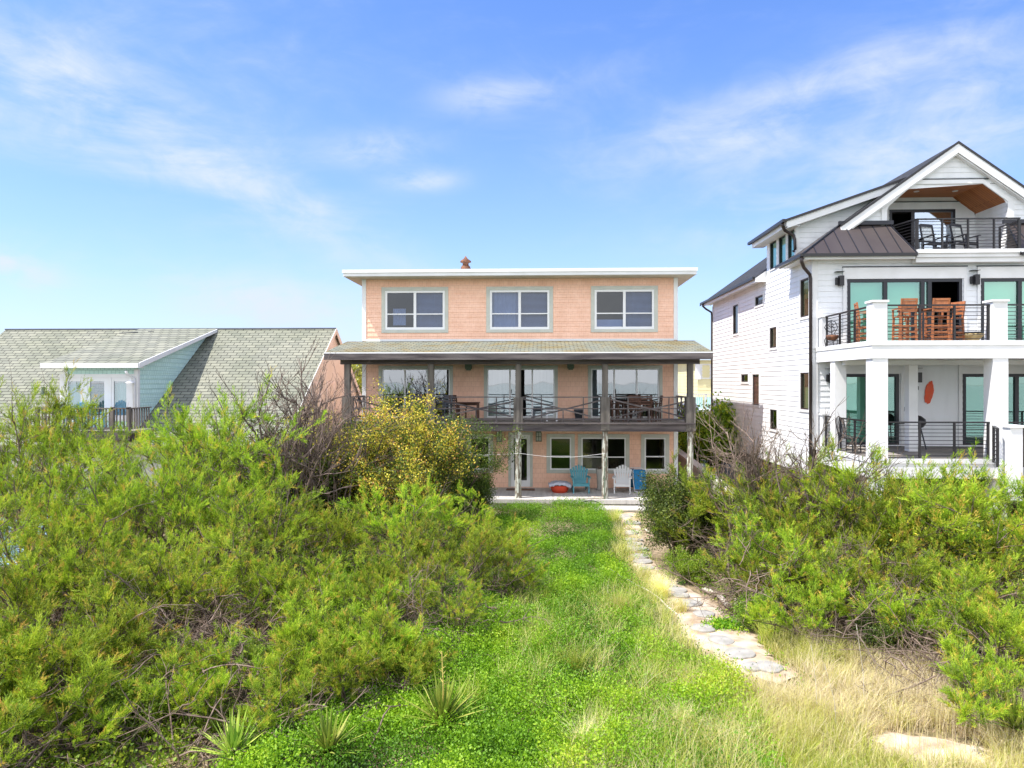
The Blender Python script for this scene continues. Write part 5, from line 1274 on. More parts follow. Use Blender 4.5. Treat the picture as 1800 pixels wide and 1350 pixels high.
bush=[
('leafy_bush',leafy(21,3.9,1.7,9,9,6,16,(.05,.085),.15,yel=yfun),(640,700,19.6),'yellowing',1.0,'tall yellow leaved bush reaching the upper deck at the left end of the porch','yelleaf'),
('leafy_bush',leafy(22,3.4,1.5,9,9,6,16,(.05,.085),.1,yel=yfun),(735,705,20.0),'',1.0,'yellow and brown leaved bush with thin twigs crossing the left glass door','yelleaf'),
('leafy_bush',leafy(23,3.2,1.6,9,9,6,15,(.05,.085),.1,yel=lambda b,g:g.uniform(.0,.55)),(560,735,19.4),'',1.0,'dark green and yellow bush behind the bare twigs','yelleaf'),
('leafy_bush',leafy(24,3.2,1.3,9,9,6,18,(.04,.07),.0,yel=lambda b,g:g.uniform(0,.7)),(795,735,22.3),'',1.0,'dark green bush with an upright leafy shoot before the left ground floor window','darkleaf'),
('leafy_bush',leafy(25,1.7,.8,8,7,5,18,(.04,.07),.0,yel=lambda b,g:g.uniform(0,.6)),(835,822,23.0),'',1.0,'small rounded dark green bush at the left edge of the porch floor','darkleaf'),
('leafy_bush',leafy(26,2.2,1.25,13,10,7,20,(.045,.07),.0,yel=lambda b,g:g.uniform(0,.8)),(1196,838,17.6),'',1.0,'dense dark round bush beside the path at the right end of the porch','darkleaf'),
('leafy_bush',leafy(27,1.3,1.0,9,7,5,16,(.04,.07),.0,yel=lambda b,g:g.uniform(.2,.8)),(1215,968,15.8),'',1.0,'low bright green bush at the foot of the dense dark round bush','midleaf'),
('leafy_bush',leafy(28,1.6,1.1,9,8,5,14,(.045,.08),.1,yel=yfun),(1400,905,16.0),'',1.0,'yellow flecked leafy bush inside the right thicket near the white corner','yelleaf'),
('leafy_bush',leafy(29,1.7,1.3,9,8,5,14,(.045,.08),.1,yel=yfun),(1640,900,14.2),'',1.0,'yellow green leafy bush inside the right thicket under the balcony','yelleaf'),
('leafy_bush',leafy(30,1.0,.9,8,7,5,14,(.04,.07),.0,yel=lambda b,g:g.uniform(.1,.7)),(1330,1040,13.0),'',1.0,'small green bush behind the fallen log','midleaf'),
('leafy_bush',leafy(31,1.0,1.1,8,7,5,14,(.04,.07),.0,yel=lambda b,g:g.uniform(.0,.5)),(1550,1080,11.8),'',1.0,'dark green low bush at the shaded foot of the right thicket','darkleaf'),
('leafy_bush',leafy(32,2.9,1.6,9,8,6,15,(.05,.08),.1,yel=lambda b,g:g.uniform(.0,.6)),(480,760,19.4),'',1.0,'green leafy bush among feathery shrubs left of the yellow leaved bush','darkleaf'),
('leafy_bush',leafy(36,2.6,1.6,11,9,6,18,(.045,.075),.0,yel=lambda b,g:g.uniform(0,.75)),(795,850,21.6),'',1.0,'dense dark green bush covering the left end of the porch below the deck','darkleaf'),
('leafy_bush',leafy(37,2.4,1.6,10,9,6,18,(.045,.075),.0,yel=yfun),(690,800,19.2),'',1.0,'shaded yellow flecked bush at the foot of the tall yellow bushes','yelleaf'),
('leafy_bush',leafy(34,.9,.9,8,7,5,15,(.04,.07),.0,yel=lambda b,g:g.uniform(.1,.8)),(250,1195,8.9),'',1.0,'small bright leafy plant growing through the left dead branches','midleaf'),
('leafy_bush',leafy(35,.8,.9,8,7,5,15,(.04,.07),.0,yel=lambda b,g:g.uniform(.0,.7)),(395,1240,8.9),'',1.0,'low green leafy plant between the dead branches and the bottom yucca','midleaf'),
('leafy_bush',leafy(33,1.5,1.1,8,8,5,15,(.05,.08),.1,yel=lambda b,g:g.uniform(.2,.9)),(695,905,17.8),'',1.0,'shaded green bush with bare stems in the gap of the left thicket','darkleaf'),
]
for nm,data,(px,py,D),_,k,l,lm in bush:
    t=place_proto(nm,data,M['bark'],M[lm]); x=XA(px,D); H=float(np.percentile(data[2][:,2],99.5)); h=ZA(px,py,D)-gh(x,D); s=h/H
    t.location=(x,D,gh(x,D)); t.scale=(s,s,s); props(t,l,'bush')
# bare twiggy bush
def bare(seed,H,Rr,nst,nsec,nter,px,py,D,label,m_='bluetwig',lean=(0,0),r=1.):
    g=np.random.default_rng(seed); st,se,te=skeleton(g,H,Rr,nst,nsec,nter,wob=.13,up=.08,sec=(.28,.5),start=.4,lean=lean)
    te2=[]
    for pp in te:
        for q in range(2): te2.append(walk(pp[1+q],pp[-1]-pp[0]+g.normal(0,.12,3),H*.09,3,g,.15,.08))
    Vb,Fb=tubes([(st,.03*r,.010*r,5),(se,.010*r,.004*r,4),(te,.005*r,.003*r,3),(te2,.004*r,.002*r,3)])
    o=nmesh('bare_bush',Vb,Fb,M[m_]); x=XA(px,D); s=(ZA(px,py,D)-gh(x,D))/Vb[:,2].max(); o.location=(x,D,gh(x,D)); o.scale=(s,s,s); props(o,label,'bush'); return o
bare(41,4.4,1.4,10,7,5,505,585,18.3,'bare twiggy leafless bush standing against the grey green shingle roof',r=2.2)
bare(42,4.4,1.0,8,7,5,590,625,18.8,'bare twiggy bush at the left corner post of the porch',r=1.1)
bare(43,3.2,1.3,9,6,5,1400,695,15.2,'open bush of bare curving twigs before the black downspout','bark',r=1.3)
bare(44,3.4,1.1,7,6,5,1310,705,16.0,'thin bare bush before the shaded white siding','twig',r=1.3)
bare(45,3.2,1.2,9,8,5,750,715,20.6,'bare curved twigs rising out of the yellow bush before the glass door','twig',r=1)
# ---------------------------------------------------------------- dead branch tangles
def tangle(seed,px,py,D,W,Hh,n,label,m_='twig',flat=.5,fine=1.):
    g=np.random.default_rng(seed); L1=[];L2=[];L3=[]
    for i in range(n):
        p=np.array([g.normal(0,W*.4),g.normal(0,W*.22),g.uniform(0,Hh*.8)]); d=g.normal(0,1,3); d[2]*=flat
        pp=walk(p,d,g.uniform(.5,1.5),7,g,.22,-.03); pp[:,2]=np.abs(pp[:,2]); L1.append(pp)
        for q in range(3):
            k=g.integers(2,7); sp=walk(pp[k],pp[k]-pp[k-1]+g.normal(0,.07,3),g.uniform(.25,.7),5,g,.25,-.03); L2.append(sp)
            for r_ in range(3): L3.append(walk(sp[g.integers(1,5)],g.normal(0,1,3),g.uniform(.12,.35),3,g,.25,-.05))
    Vb,Fb=tubes([(L1,.013*fine,.005*fine,4),(L2,.006*fine,.003*fine,3),(L3,.0035*fine,.0015*fine,3)])
    o=nmesh('dead_branches',Vb,Fb,M[m_]); x=XA(px,D); o.location=(x,D,gh(x,D)+.02); props(o,label,'dead branches'); return o
tangle(51,290,1110,10.2,1.7,.9,42,'tangle of grey dead branches at the left, below the feathery canopy')
tangle(52,400,1150,9.8,1.3,.8,36,'curling dead branches above the left yucca')
tangle(53,160,1200,9.0,1.5,.6,36,'dead branches and brown stalks near the lower left corner','bark')
tangle(54,540,1050,11.8,1.6,.45,80,'flat patch of purplish dead twigs in the middle of the left thicket','bark',.25)
tangle(55,330,1010,11.6,1.5,1.1,40,'pale forked dead branches showing through the left thicket')
tangle(56,750,1040,11.8,1.9,.7,45,'long dead limbs leaning over the ground cover')
tangle(57,440,1255,8.6,1.2,.35,34,'low pile of dry twigs left of the lower green ground cover')
tangle(58,1360,1000,13.4,1.3,1.3,70,'grey drooping dead twigs at the left end of the right thicket')
tangle(59,1470,960,13.6,1.8,1.5,80,'tangle of bare grey branches in the centre of the right thicket')
tangle(60,1640,985,12.8,2.2,1.2,95,'long grey dead twigs drooping under the right thicket')
tangle(61,1720,1110,10.6,1.6,.8,85,'heap of dead branches at the right, beside the dry grass')
tangle(62,1560,1060,12.0,1.8,.8,60,'brown dead twigs along the shaded foot of the right thicket','bark')
tangle(63,1310,880,17.0,1.5,1.4,50,'dry grey brush against the concrete wall')
tangle(64,690,930,16.2,1.0,1.4,35,'upright dead stems in the gap left of the pointed shrub','bark')
tangle(65,230,1050,10.4,1.5,.9,50,'brown dead twigs under the left feathery shrubs','bark')
# ---------------------------------------------------------------- ground cover
def inpoly(x,y,poly):
    r=np.zeros(x.shape,bool); n=len(poly); j=n-1
    for i in range(n):
        xi,yi=poly[i];xj,yj=poly[j]
        c=((yi>y)!=(yj>y))&(x<(xj-xi)*(y-yi)/(yj-yi+1e-12)+xi); r^=c; j=i
    return r
def gpoly(pts): return [GP(*p,-.2) for p in pts]
CP=gpoly([(560,895),(830,888),(1048,888),(1098,930),(1092,965),(1118,1010),(1170,1060),(1190,1110),(1235,1150),(1290,1200),(1360,1290),(1400,1500),(300,1500),(420,1300),(540,1200),(520,1100),(500,1000)])
g=np.random.default_rng(77)
def scatter(n,poly,near=1.0):
    xs_=[];ys_=[]; px=[p[0] for p in poly];py=[p[1] for p in poly]; tot=0
    while tot<n:
        x=g.uniform(min(px),max(px),n*2); y=g.uniform(min(py),max(py),n*2)
        keep=inpoly(x,y,poly)&(g.random(n*2)<np.clip((9/np.maximum(y,1))**near,.0,1)); x=x[keep];y=y[keep]; xs_.append(x);ys_.append(y);tot+=len(x)
    return np.concatenate(xs_)[:n],np.concatenate(ys_)[:n]
x,y=scatter(70000,CP,.9)
pd=pathd(x,y); lump=bil(LG,x,y); k=(pd>-.05+.12*lump)&(g.random(len(x))<np.clip(1.35+bil(PG,x,y)*1.3-np.clip((x-.9)*(13-y)*.14,0,.85),.12,1))&(g.random(len(x))<np.clip(1.25+1.6*bil(LG,x*1.3%22,y*1.1),.15,1)); x=x[k];y=y[k];lump=lump[k]
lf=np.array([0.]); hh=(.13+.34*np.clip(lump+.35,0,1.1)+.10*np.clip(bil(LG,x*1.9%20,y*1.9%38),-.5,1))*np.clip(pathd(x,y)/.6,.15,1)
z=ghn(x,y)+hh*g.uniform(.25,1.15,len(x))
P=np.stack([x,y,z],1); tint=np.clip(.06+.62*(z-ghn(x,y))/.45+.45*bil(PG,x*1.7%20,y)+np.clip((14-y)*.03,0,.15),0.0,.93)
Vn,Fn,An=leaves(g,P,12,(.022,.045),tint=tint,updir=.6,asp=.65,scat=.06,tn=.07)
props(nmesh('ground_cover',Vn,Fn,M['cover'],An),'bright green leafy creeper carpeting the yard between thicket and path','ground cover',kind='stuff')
# sparse weeds under shrubs and right side
RP=gpoly([(1130,905),(1200,930),(1180,1000),(1230,1040),(1330,1070),(1400,1110),(1560,1150),(1800,1180),(1900,1250),(1900,1000),(1200,900)])
LP=gpoly([(-100,1000),(600,1000),(600,1200),(450,1330),(300,1500),(-300,1500)])
x1,y1=scatter(9000,RP,.5); x2,y2=scatter(9000,LP,.5); x=np.concatenate([x1,x2]);y=np.concatenate([y1,y2]); k=(bil(PG,x,y)>.02)&(pathd(x,y)>.05); x=x[k];y=y[k]
P=np.stack([x,y,ghn(x,y)+g.uniform(.02,.22,len(x))],1)
Vn,Fn,An=leaves(g,P,8,(.035,.065),tint=g.uniform(.1,.8,len(x)),updir=.9,asp=.7,scat=.05)
props(nmesh('weeds',Vn,Fn,M['midleaf'],An),'scattered green weeds growing through the litter under the thickets','weeds',kind='stuff')
# weed patch on the path
# litter
x1,y1=scatter(26000,gpoly([(-300,850),(700,850),(700,1500),(-500,1500)]),.6); x2,y2=scatter(16000,gpoly([(1180,900),(2000,850),(2200,1300),(1350,1250)]),.6)
x=np.concatenate([x1,x2]);y=np.concatenate([y1,y2]); k=pathd(x,y)>.0; x=x[k];y=y[k]
P=np.stack([x,y,ghn(x,y)+.02],1); Vn,Fn,An=leaves(g,P,2,(.04,.11),updir=.1,asp=.25,scat=.03)
props(nmesh('leaf_litter',Vn,Fn,M['litter'],An),'brown leaf and twig litter on the sand under the shrubs','leaf litter',kind='stuff')
# ---------------------------------------------------------------- grasses
def blades(g,x,y,z0,hgt,tint,w=.006,bend=.35,seg=3):
    n=len(x); az=g.uniform(0,2*np.pi,n); lean=g.uniform(.1,1,n)*bend
    base=np.stack([x,y,z0],1); dirh=np.stack([np.cos(az),np.sin(az),np.zeros(n)],1); side=np.stack([-np.sin(az+g.normal(0,.6,n)),np.cos(az),np.zeros(n)],1)
    rows=[]
    for s in range(seg+1):
        f=s/seg; c=base+dirh*(lean*f**2*hgt)[:,None]+np.array([0,0,1])*(hgt*f*(1-.25*lean*f))[:,None]; ww=w*(1-f*.9)
        rows+= [c-side*ww,c+side*ww]
    Vt=np.stack(rows,1).reshape(-1,3); m_=2*(seg+1); b0=np.arange(n)[:,None]*m_
    Fs=np.concatenate([np.stack([b0+2*s,b0+2*s+1,b0+2*s+3,b0+2*s+2],-1).reshape(-1,4) for s in range(seg)])
    return Vt,Fs,np.repeat(np.clip(tint+g.normal(0,.08,n),0,1),m_)
X_s,Y_s=GP(1640,1312)
GPo=gpoly([(1080,930),(1120,905),(1140,990),(1180,1030),(1190,1110),(1240,1160),(1290,1210),(1380,1200),(1340,1120),(1400,1100),(1480,1130),(1620,1170),(1800,1190),(2100,1250),(2300,1500),(950,1500),(1000,1330),(1060,1250),(1130,1180),(1150,1090),(1100,1020)])
tx,ty=scatter(4300,GPo,.9); pdt=pathd(tx,ty); k=((pdt>.0+.22*bil(LG,tx,ty))|((pdt>-.4)&(g.random(len(tx))<.20)))&((((tx-X_s)/.8)**2+((ty-Y_s)/.5)**2)>.8+.6*bil(LG,tx,ty)); tx=tx[k];ty=ty[k]
nb=g.integers(14,46,len(tx)); idx_=np.repeat(np.arange(len(tx)),nb); x=tx[idx_]+g.normal(0,.055,len(idx_)); y=ty[idx_]+g.normal(0,.055,len(idx_))
tt_=np.clip(.50+.45*bil(PG,tx,ty)+g.normal(0,.2,len(tx))+np.clip((tx-1.2)*.05,-.25,.15),0,1); th_=g.uniform(.16,.46,len(tx))
A=blades(g,x,y,ghn(x,y)-.01,th_[idx_]*g.uniform(.6,1.1,len(idx_)),np.clip(tt_[idx_]+g.normal(0,.1,len(idx_)),0,1),w=.0042,bend=1.15,seg=4)
x,y=scatter(30000,GPo,.9); k=(pathd(x,y)>.0+.2*bil(LG,x,y))&((((x-X_s)/.8)**2+((y-Y_s)/.5)**2)>1.+.6*bil(LG,x,y)); x=x[k];y=y[k]
A2=blades(g,x,y,ghn(x,y)-.01,g.uniform(.06,.2,len(x)),np.clip(.5+.5*bil(PG,x,y)+g.normal(0,.2,len(x)),0,1),w=.004,bend=1.2,seg=4)
A=(np.concatenate([A[0],A2[0]]),np.concatenate([A[1],A2[1]+len(A[0])]),np.concatenate([A[2],A2[2]]))
x2,y2=scatter(900,gpoly([(1300,1210),(1480,1140),(1700,1180),(1900,1260),(2100,1500),(1100,1500)]),.6); k=pathd(x2,y2)>.0; x2=x2[k];y2=y2[k]
B_=blades(g,x2,y2,ghn(x2,y2),g.uniform(.4,.8,len(x2)),g.uniform(.6,1,len(x2)),w=.003,bend=.35,seg=4)
Vt=np.concatenate([A[0],B_[0]]);Fs=np.concatenate([A[1],B_[1]+len(A[0])]);At=np.concatenate([A[2],B_[2]])
props(nmesh('dune_grass',Vt,Fs,M['grass'],At),'dry tan and yellow green dune grass over the lower right of the yard','grass',kind='stuff')
# sparse grass through the ground cover
tx,ty=scatter(2500,CP,.9); k=(bil(PG,tx+3,ty)+np.clip((tx+.4)*.4,-.7,.6)*(ty<15)-.3*(ty>15)>.0)&(pathd(tx,ty)>.02); tx=tx[k];ty=ty[k]
nb=g.integers(8,30,len(tx)); idx_=np.repeat(np.arange(len(tx)),nb); x=tx[idx_]+g.normal(0,.06,len(idx_)); y=ty[idx_]+g.normal(0,.06,len(idx_)); t0_=np.clip(g.normal(.45,.22,len(tx)),0,1)
Vt,Fs,At=blades(g,x,y,ghn(x,y)+.05,g.uniform(.25,.55,len(x)),t0_[idx_],w=.0035,bend=1.0)
props(nmesh('thin_grass',Vt,Fs,M['grass'],At),'thin grass blades poking up through the green creeper','grass',kind='stuff')
# grass clumps as things
def clump(px,py,hh,n,t0,t1,label,name='grass_clump',w=.004):
    X,Y=GP(px,py); gg=np.random.default_rng(int(px+py)); x=gg.normal(0,.07,n);y=gg.normal(0,.07,n)
    Vt,Fs,At=blades(gg,x,y,np.zeros(n),gg.uniform(.5,1,n)*hh,gg.uniform(t0,t1,n),w=w,bend=.9)
    o=nmesh(name,Vt,Fs,M['grass'],At); o.location=(X,Y,gh(X,Y)); props(o,label,'grass clump'); return o
clump(1080,925,.75,500,.0,.9,'olive brown grass clump at the top of the path beside the porch step')
clump(1090,1090,.75,500,.2,.7,'golden grass clump in the green creeper left of the path middle')
clump(1160,1050,.55,500,.5,1,'straw coloured grass clump in the gap between the two runs of stones')
clump(1195,1075,.4,250,.4,.9,'small straw grass clump on the left path edge')
clump(1135,1025,.5,350,.2,.8,'yellow green grass clump left of the gap in the stones')
clump(1350,1130,.6,500,.1,.6,'tall green grass clump right of the large round stone')
clump(1430,1110,.7,500,.2,.7,'tall golden green grass clump at the foot of the right thicket')
clump(1010,1190,.6,350,.0,.4,'dark green spiky grass clump in the lower creeper')
clump(1200,1290,.5,500,.5,1,'straw grass clump at the lower centre of the picture')
clump(1030,1330,.5,450,.5,1,'tan grass clump at the bottom edge left of the dry grass')
clump(1140,1145,.45,300,.2,.6,'yellow green grass clump right of the spiky dark clump')
for i,(px,py,h) in enumerate([(1437,1190,.9),(1520,1185,1.15),(1470,1215,.8)]):
    X,Y=GP(px,py+70); b=MB((X,Y,gh(X,Y))); o3=b.org; b.tube([(o3[0],o3[1],o3[2]),(o3[0]-.02,o3[1],o3[2]+h*.5),(o3[0]-.07-.03*i,o3[1],o3[2]+h)],.005,.002,5); b.tube([(o3[0]-.07-.03*i,o3[1],o3[2]+h),(o3[0]-.085-.03*i,o3[1],o3[2]+h+.08)],.006,.002,5)
    props(b.build('dry_stalk',M['driftwood']),['tall dry stalk in the straw grass, left one','tall dry stalk in the straw grass, highest one','short dry stalk in the straw grass between the two tall ones'][i],'dry stalk')
# small weed patch and log on the path
X,Y=GP(1275,1102); n=260; gg=np.random.default_rng(5); P=np.stack([gg.normal(0,.17,n),gg.normal(0,.13,n),gg.uniform(.01,.09,n)],1); Vn,Fn,An=leaves(gg,P,7,(.03,.055),updir=.8,asp=.6,scat=.03)
xw,yw=scatter(2600,[(min(PCx)-1.2,min(PCy)-.5),(max(PCx)+1.2,min(PCy)-.5),(max(PCx)+1.2,max(PCy)+.5),(min(PCx)-1.2,max(PCy)+.5)],0.); pdw=pathd(xw,yw); k=(pdw<.12)&(pdw>-.28)&(bil(LG,xw*1.7%22,yw*1.3)>.02); xw=xw[k];yw=yw[k]
Pw=np.stack([xw,yw,ghn(xw,yw)+gg.uniform(.03,.10,len(xw))],1); Vw,Fw,Aw=leaves(gg,Pw,9,(.025,.05),tint=gg.uniform(0,.8,len(xw)),updir=.8,asp=.6,scat=.05); props(nmesh('path_weeds',Vw,Fw,M['cover'],Aw),'small weeds creeping over both edges of the sandy path','weeds',kind='stuff')
o=nmesh('weed_patch',Vn,Fn,M['cover'],An); o.location=(X,Y,gh(X,Y)+.02); props(o,'small green creeping weed patch on the bare sand right of the stepping stones','weed')
def log(pts,r0,r1,label,name='driftwood_log'):
    q=[(*GP(px,py,-.25),-.25+dz) for px,py,dz in pts]; c=q[len(q)//2]; b=MB(c)
    q2=[]
    for i in range(len(q)-1):
        for k in range(4):
            f=k/4; q2.append(tuple(q[i][j]*(1-f)+q[i+1][j]*f+(.012*math.sin(i*3+k*2.1) if j==2 else 0) for j in range(3)))
    q2.append(q[-1]); b.tube(q2,r0,r1,8); return props(b.build(name,M['driftwood'],smooth=True),label,'driftwood')
log([(1236,1037,.02),(1252,1044,.06),(1265,1052,.05),(1280,1066,.02)],.035,.055,'pale bent driftwood log lying on the right side of the path')
log([(1294,1072,.0),(1295,1062,.10)],.05,.05,'short pale driftwood stump standing beside the bent log','driftwood_stump')
log([(1068,1018,.25),(1110,1036,.16),(1150,1055,.12),(1190,1085,.05)],.008,.02,'long thin driftwood stick lying from the creeper to the path','driftwood_stick')
log([(1133,932,.03),(1142,938,.05)],.02,.03,'short pale driftwood stick beside the upper stepping stones','driftwood_stick')
log([(1440,965,.9),(1480,1010,.6),(1530,1045,.4)],.02,.03,'pale curved limb caught in the right thicket','driftwood_branch')
# ---------------------------------------------------------------- yuccas
def yucca(px,py,Ln,n,label,m_='yucca',stalk=0,flat=0.2,w=.018):
    X,Y=GP(px,py); gg=np.random.default_rng(int(px)); Vs=[];Fs=[];At=[];b0=0; Ln*=1.12; w*=1.15
    t=thing('yucca',label,'yucca',(X,Y,gh(X,Y)+(.16 if m_=='yucca' else .05)),0)
    for i in range(n):
        az=i*2.399; el=flat+(1.45-flat)*(i/n)**.8; L_=Ln*gg.uniform(.75,1.05); d=np.array([math.cos(az)*math.cos(el),math.sin(az)*math.cos(el),math.sin(el)]); s=np.array([-math.sin(az),math.cos(az),0]); up=np.cross(d,s)*-1
        tv=gg.uniform(0,1)
        for f in np.linspace(0,1,6):
            ww=w*(math.sin(math.pi*min(f*.8+.2,1))**.6)*(1-f**3)+.0006; c=d*L_*f+np.array([0,0,-.14*L_*f**2.2*math.cos(el)+.05]); Vs+=[c-s*ww+up*ww*.5,c,c+s*ww+up*ww*.5]; At+=[tv,tv*.8,tv]
        for k in range(5):
            a=b0+k*3; Fs+=[(a,a+1,a+4,a+3),(a+1,a+2,a+5,a+4)]
        b0+=18
    nmesh('leaf_rosette',np.array(Vs),np.array(Fs),M[m_],np.array(At),parent=t)
    if stalk:
        b=MB(); b.tube([(0,0,.05),(0.01,0,stalk*.5),(-.01,0,stalk)],.014,.007,6)
        for k in range(10): a_=k*2.4; z=stalk*(.55+.045*k); b.tube([(0,0,z),(.05*math.cos(a_),.05*math.sin(a_),z+.04)],.006,.003,5)
        b.build('flower_stalk',M['yuccastalk'],t)
M['yuccastalk']=mat('yucca_stalk',(.55,.45,.12),(.45,.36,.10),9,.7)
yucca(778,1298,.62,75,'large green yucca with a yellow flower stalk in the lower creeper',stalk=.95)
yucca(410,1356,.50,60,'bright green yucca at the bottom edge beside the dry twigs')
yucca(578,1352,.48,55,'bright green yucca at the bottom edge below the dark creeper')
yucca(440,1190,.45,45,'dark yucca hidden among the curling dead branches')
yucca(120,1260,.45,50,'brown withered yucca under the left dead branches','yuccadry')
yucca(1702,1240,.36,45,'brownish dry yucca in the grass at the right','yuccadry')
yucca(1785,1310,.50,55,'yellow green yucca at the lower right frame edge',)
# ---------------------------------------------------------------- far trees
def tree(seed,px,D,base,H,Rr,label,lm):
    x=XA(px,D); gg=np.random.default_rng(seed); t=thing('tree',label,'tree',(x,D,base)); st,se,te=skeleton(gg,H,Rr,6,7,5,wob=.15,start=.35)
    Vb,Fb=tubes([(st,.09,.03,6),(se,.03,.01,4)]); nmesh('trunk',Vb,Fb,M['bark'],parent=t)
    P=np.array([pp[0]+(pp[-1]-pp[0])*gg.uniform(0,1.1) for pp in te for q in range(3)]); Vn,Fn,An=leaves(gg,P,22,(.12,.22),scat=.2); nmesh('crown',Vn,Fn,M[lm],An,parent=t)
tree(81,1240,33,-.3,ZA(1240,712,33)+.1,1.1,'round green tree behind the right porch post before the yellow house','midleaf')
tree(82,1206,40,-.3,ZA(1206,770,40)+.5,1.2,'low dark tree beside the turquoise shed','darkleaf')
tree(83,628,45,-.3,ZA(628,658,45)+.3,2.2,'yellow green tree seen between the shingle house and the pink house','treeline')
gg=np.random.default_rng(90); N=6000
x=gg.uniform(-140,160,N); d=gg.uniform(105,135,N); z=gg.uniform(0,1,N)**.6*(ZA(1200,655,105)+.3)*(1+.18*np.sin(x*.11)+.12*np.sin(x*.37+1)); P=np.stack([x,d,z-.3],1)
Vn,Fn,An=leaves(gg,P,14,(.5,1.1),scat=.6,asp=.8); props(nmesh('treeline',Vn,Fn,M['treeline'],An),'yellow green line of distant trees on the horizon','tree line',kind='stuff')
# ================================================================ SKY, SUN, CAMERA
sunv=Vector((-.53,-.20,1.0)).normalized()
elev=math.asin(sunv.z); az=math.atan2(sunv.x,sunv.y)
wd=bpy.data.worlds.new('World'); SC.world=wd; wd.use_nodes=True; nt=wd.node_tree; nt.nodes.clear(); L=nt.links.new
out=nt.nodes.new('ShaderNodeOutputWorld'); bg=nt.nodes.new('ShaderNodeBackground'); L(bg.outputs[0],out.inputs[0])
sky=nt.nodes.new('ShaderNodeTexSky'); sky.sky_type='NISHITA'; sky.sun_disc=False; sky.sun_elevation=elev; sky.sun_rotation=az; sky.air_density=1.0; sky.dust_density=.6; sky.ozone_density=2.5
tc=nt.nodes.new('ShaderNodeTexCoord'); sx=nt.nodes.new('ShaderNodeSeparateXYZ'); L(tc.outputs['Generated'],sx.inputs[0])
def mth(op,a,b=None,c=None,clamp=False):
    n=nt.nodes.new('ShaderNodeMath'); n.operation=op; n.use_clamp=clamp
    for i,v in enumerate((a,b,c)):
        if v is None: continue
        if isinstance(v,(int,float)): n.inputs[i].default_value=v
        else: L(v,n.inputs[i])
    return n.outputs[0]
X_,Y_,Z_=sx.outputs
az_=mth('ARCTAN2',X_,Y_); el_=mth('ARCSINE',Z_)
def pe(px,py):
    u=(px-900)/F; v=(HY-py)/F; d=Vector((-sa+u*ca,ca+u*sa,v)).normalized(); return math.atan2(d.x,d.y),math.asin(d.z)
cb=nt.nodes.new('ShaderNodeCombineXYZ'); L(az_,cb.inputs[0]); L(el_,cb.inputs[1])
def noise(scale,rot,st,det=8,rough=.6,dist=.6):
    mp=nt.nodes.new('ShaderNodeMapping'); mp.inputs['Rotation'].default_value=(0,0,rot); mp.inputs['Scale'].default_value=st; L(cb.outputs[0],mp.inputs[0])
    n=nt.nodes.new('ShaderNodeTexNoise'); n.inputs['Scale'].default_value=scale; n.inputs['Detail'].default_value=det; n.inputs['Roughness'].default_value=rough; n.inputs['Distortion'].default_value=dist; L(mp.outputs[0],n.inputs[0]); return n.outputs[0]
wisp=noise(3.2,R(30),(1,3.2,1)); wisp2=noise(6,R(-12),(1,3.0,1)); fine=noise(11,R(20),(1,1.8,1))
wn=mth('MULTIPLY_ADD',wisp,.65,mth('MULTIPLY',fine,.35)); wn2=mth('MULTIPLY_ADD',wisp2,.6,mth('MULTIPLY',fine,.4))
def blob(px,py,rx,ry,rot,strength,nz,lo=.38,hi=.80):
    a0,e0=pe(px,py); dx=mth('SUBTRACT',az_,a0); dy=mth('SUBTRACT',el_,e0); c=math.cos(rot);s=math.sin(rot)
    u=mth('DIVIDE',mth('ADD',mth('MULTIPLY',dx,c),mth('MULTIPLY',dy,s)),rx); v=mth('DIVIDE',mth('SUBTRACT',mth('MULTIPLY',dy,c),mth('MULTIPLY',dx,s)),ry)
    q=mth('ADD',mth('MULTIPLY',u,u),mth('MULTIPLY',v,v)); gss=mth('EXPONENT',mth('MULTIPLY',q,-1.0))
    mr=nt.nodes.new('ShaderNodeMapRange'); mr.interpolation_type='SMOOTHSTEP'; mr.inputs[1].default_value=lo; mr.inputs[2].default_value=hi; L(nz,mr.inputs[0])
    return mth('MULTIPLY',mth('MULTIPLY',gss,mr.outputs[0]),strength)
bl=[blob(120,180,.24,.06,R(-20),.9,wn,.34,.75),blob(420,335,.32,.03,R(-26),.65,wn,.34,.74),blob(660,420,.2,.03,R(-28),.45,wn,.34,.74),blob(30,60,.35,.12,0,.8,wn,.3,.8),
 blob(870,168,.075,.020,R(4),.95,wn2,.28,.6),blob(665,262,.07,.020,R(6),1.0,wn2,.28,.6),blob(740,318,.05,.014,R(4),1.1,wn2,.28,.6),
 blob(1250,235,.17,.04,R(8),.75,wn2,.28,.7),blob(1500,150,.26,.06,R(20),.5,wn,.33,.75),blob(1650,260,.25,.06,R(16),.8,wn2,.3,.65),blob(1750,60,.3,.08,R(12),.6,wn),
 blob(430,530,.09,.032,0,1.2,wn2,.3,.6),blob(20,470,.05,.02,R(-20),1.3,wn2,.3,.6),blob(170,465,.12,.02,R(-5),.6,wn2),blob(560,560,.09,.04,0,.8,wn2,.25,.6),blob(1400,340,.16,.03,R(14),.6,wn2),blob(900,120,.3,.03,R(-3),.25,wn)]
tot=bl[0]
for q in bl[1:]: tot=mth('ADD',tot,q)
# thin high veil elsewhere in the sky
veil=nt.nodes.new('ShaderNodeMapRange'); veil.interpolation_type='SMOOTHSTEP'; veil.inputs[1].default_value=.48; veil.inputs[2].default_value=.8; L(wn,veil.inputs[0])
tot=mth('ADD',tot,mth('MULTIPLY',veil.outputs[0],.22)); tot=mth('MULTIPLY',tot,.72,clamp=True)
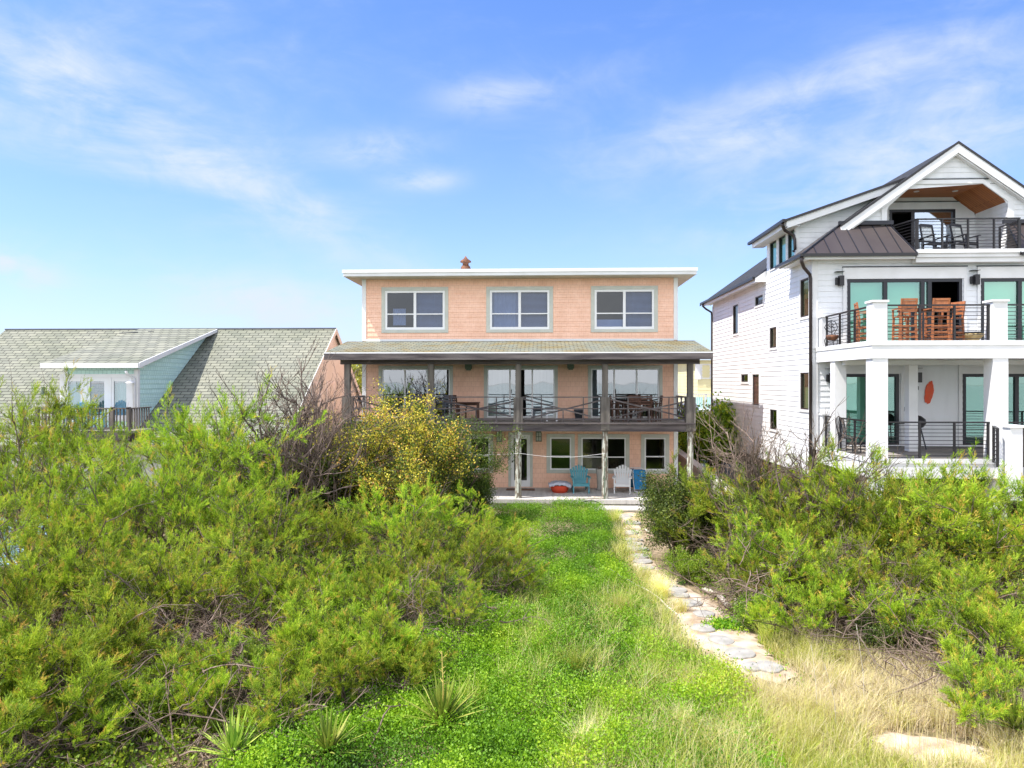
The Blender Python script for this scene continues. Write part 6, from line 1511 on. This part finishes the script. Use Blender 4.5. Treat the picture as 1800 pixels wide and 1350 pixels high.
# low haze band towards the horizon, part of the air
hz=mth('EXPONENT',mth('MULTIPLY',mth('ABSOLUTE',el_),-6.5)); 
hs=nt.nodes.new('ShaderNodeHueSaturation'); hs.inputs['Saturation'].default_value=SKYSAT; hs.inputs['Hue'].default_value=.5; hs.inputs['Value'].default_value=1.0; L(sky.outputs[0],hs.inputs['Color'])
mx=nt.nodes.new('ShaderNodeMix'); mx.data_type='RGBA'; ml=nt.nodes.new('ShaderNodeMix'); ml.data_type='RGBA'; ml.blend_type='MULTIPLY'; ml.inputs[0].default_value=1; L(hs.outputs[0],ml.inputs[6]); ml.inputs[7].default_value=SKYMUL
L(tot,mx.inputs[0]); L(ml.outputs[2],mx.inputs[6]); mx.inputs[7].default_value=(CLW*.86,CLW*.93,CLW*1.08,1)
mx2=nt.nodes.new('ShaderNodeMix'); mx2.data_type='RGBA'; L(mth('MULTIPLY',hz,.78),mx2.inputs[0]); L(mx.outputs[2],mx2.inputs[6]); mx2.inputs[7].default_value=(CLW*.74,CLW*.82,CLW*1.02,1)
# unseen bright broken cloud bank behind the viewpoint, added as fill for the facades
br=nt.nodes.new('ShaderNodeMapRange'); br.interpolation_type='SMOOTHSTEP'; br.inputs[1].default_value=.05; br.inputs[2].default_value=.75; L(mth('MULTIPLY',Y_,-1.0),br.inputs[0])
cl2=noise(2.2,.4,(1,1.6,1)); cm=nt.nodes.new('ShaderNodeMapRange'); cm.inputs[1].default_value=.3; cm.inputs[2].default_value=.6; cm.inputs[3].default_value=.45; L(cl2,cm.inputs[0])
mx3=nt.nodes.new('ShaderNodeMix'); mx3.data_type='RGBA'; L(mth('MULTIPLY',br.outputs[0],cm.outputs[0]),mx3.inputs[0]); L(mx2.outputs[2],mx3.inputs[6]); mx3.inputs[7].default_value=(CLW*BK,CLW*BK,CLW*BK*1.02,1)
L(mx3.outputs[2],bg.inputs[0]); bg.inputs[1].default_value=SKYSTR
sl=bpy.data.lights.new('sun','SUN'); sl.energy=SUNSTR; sl.angle=R(.5); sl.color=(1,.95,.88); so=bpy.data.objects.new('sun',sl); COL.objects.link(so); so.rotation_euler=sunv.to_track_quat('Z','Y').to_euler(); so.location=(-30,-10,60)
cam=bpy.data.cameras.new('camera'); cam.sensor_width=36; cam.lens=F/1800*36; cam.shift_y=-3/1800; cam.clip_end=12000; cam.clip_start=.1
co=bpy.data.objects.new('camera',cam); COL.objects.link(co); co.location=(0,0,ZC); co.rotation_euler=(R(90),0,CA); SC.camera=co
SC.view_settings.view_transform='Standard'; SC.view_settings.look='None'; SC.view_settings.exposure=EXPO; SC.view_settings.gamma=1
SC.cycles.max_bounces=8; SC.cycles.transparent_max_bounces=10; SC.cycles.diffuse_bounces=4; SC.cycles.glossy_bounces=3; SC.cycles.caustics_reflective=False; SC.cycles.caustics_refractive=False
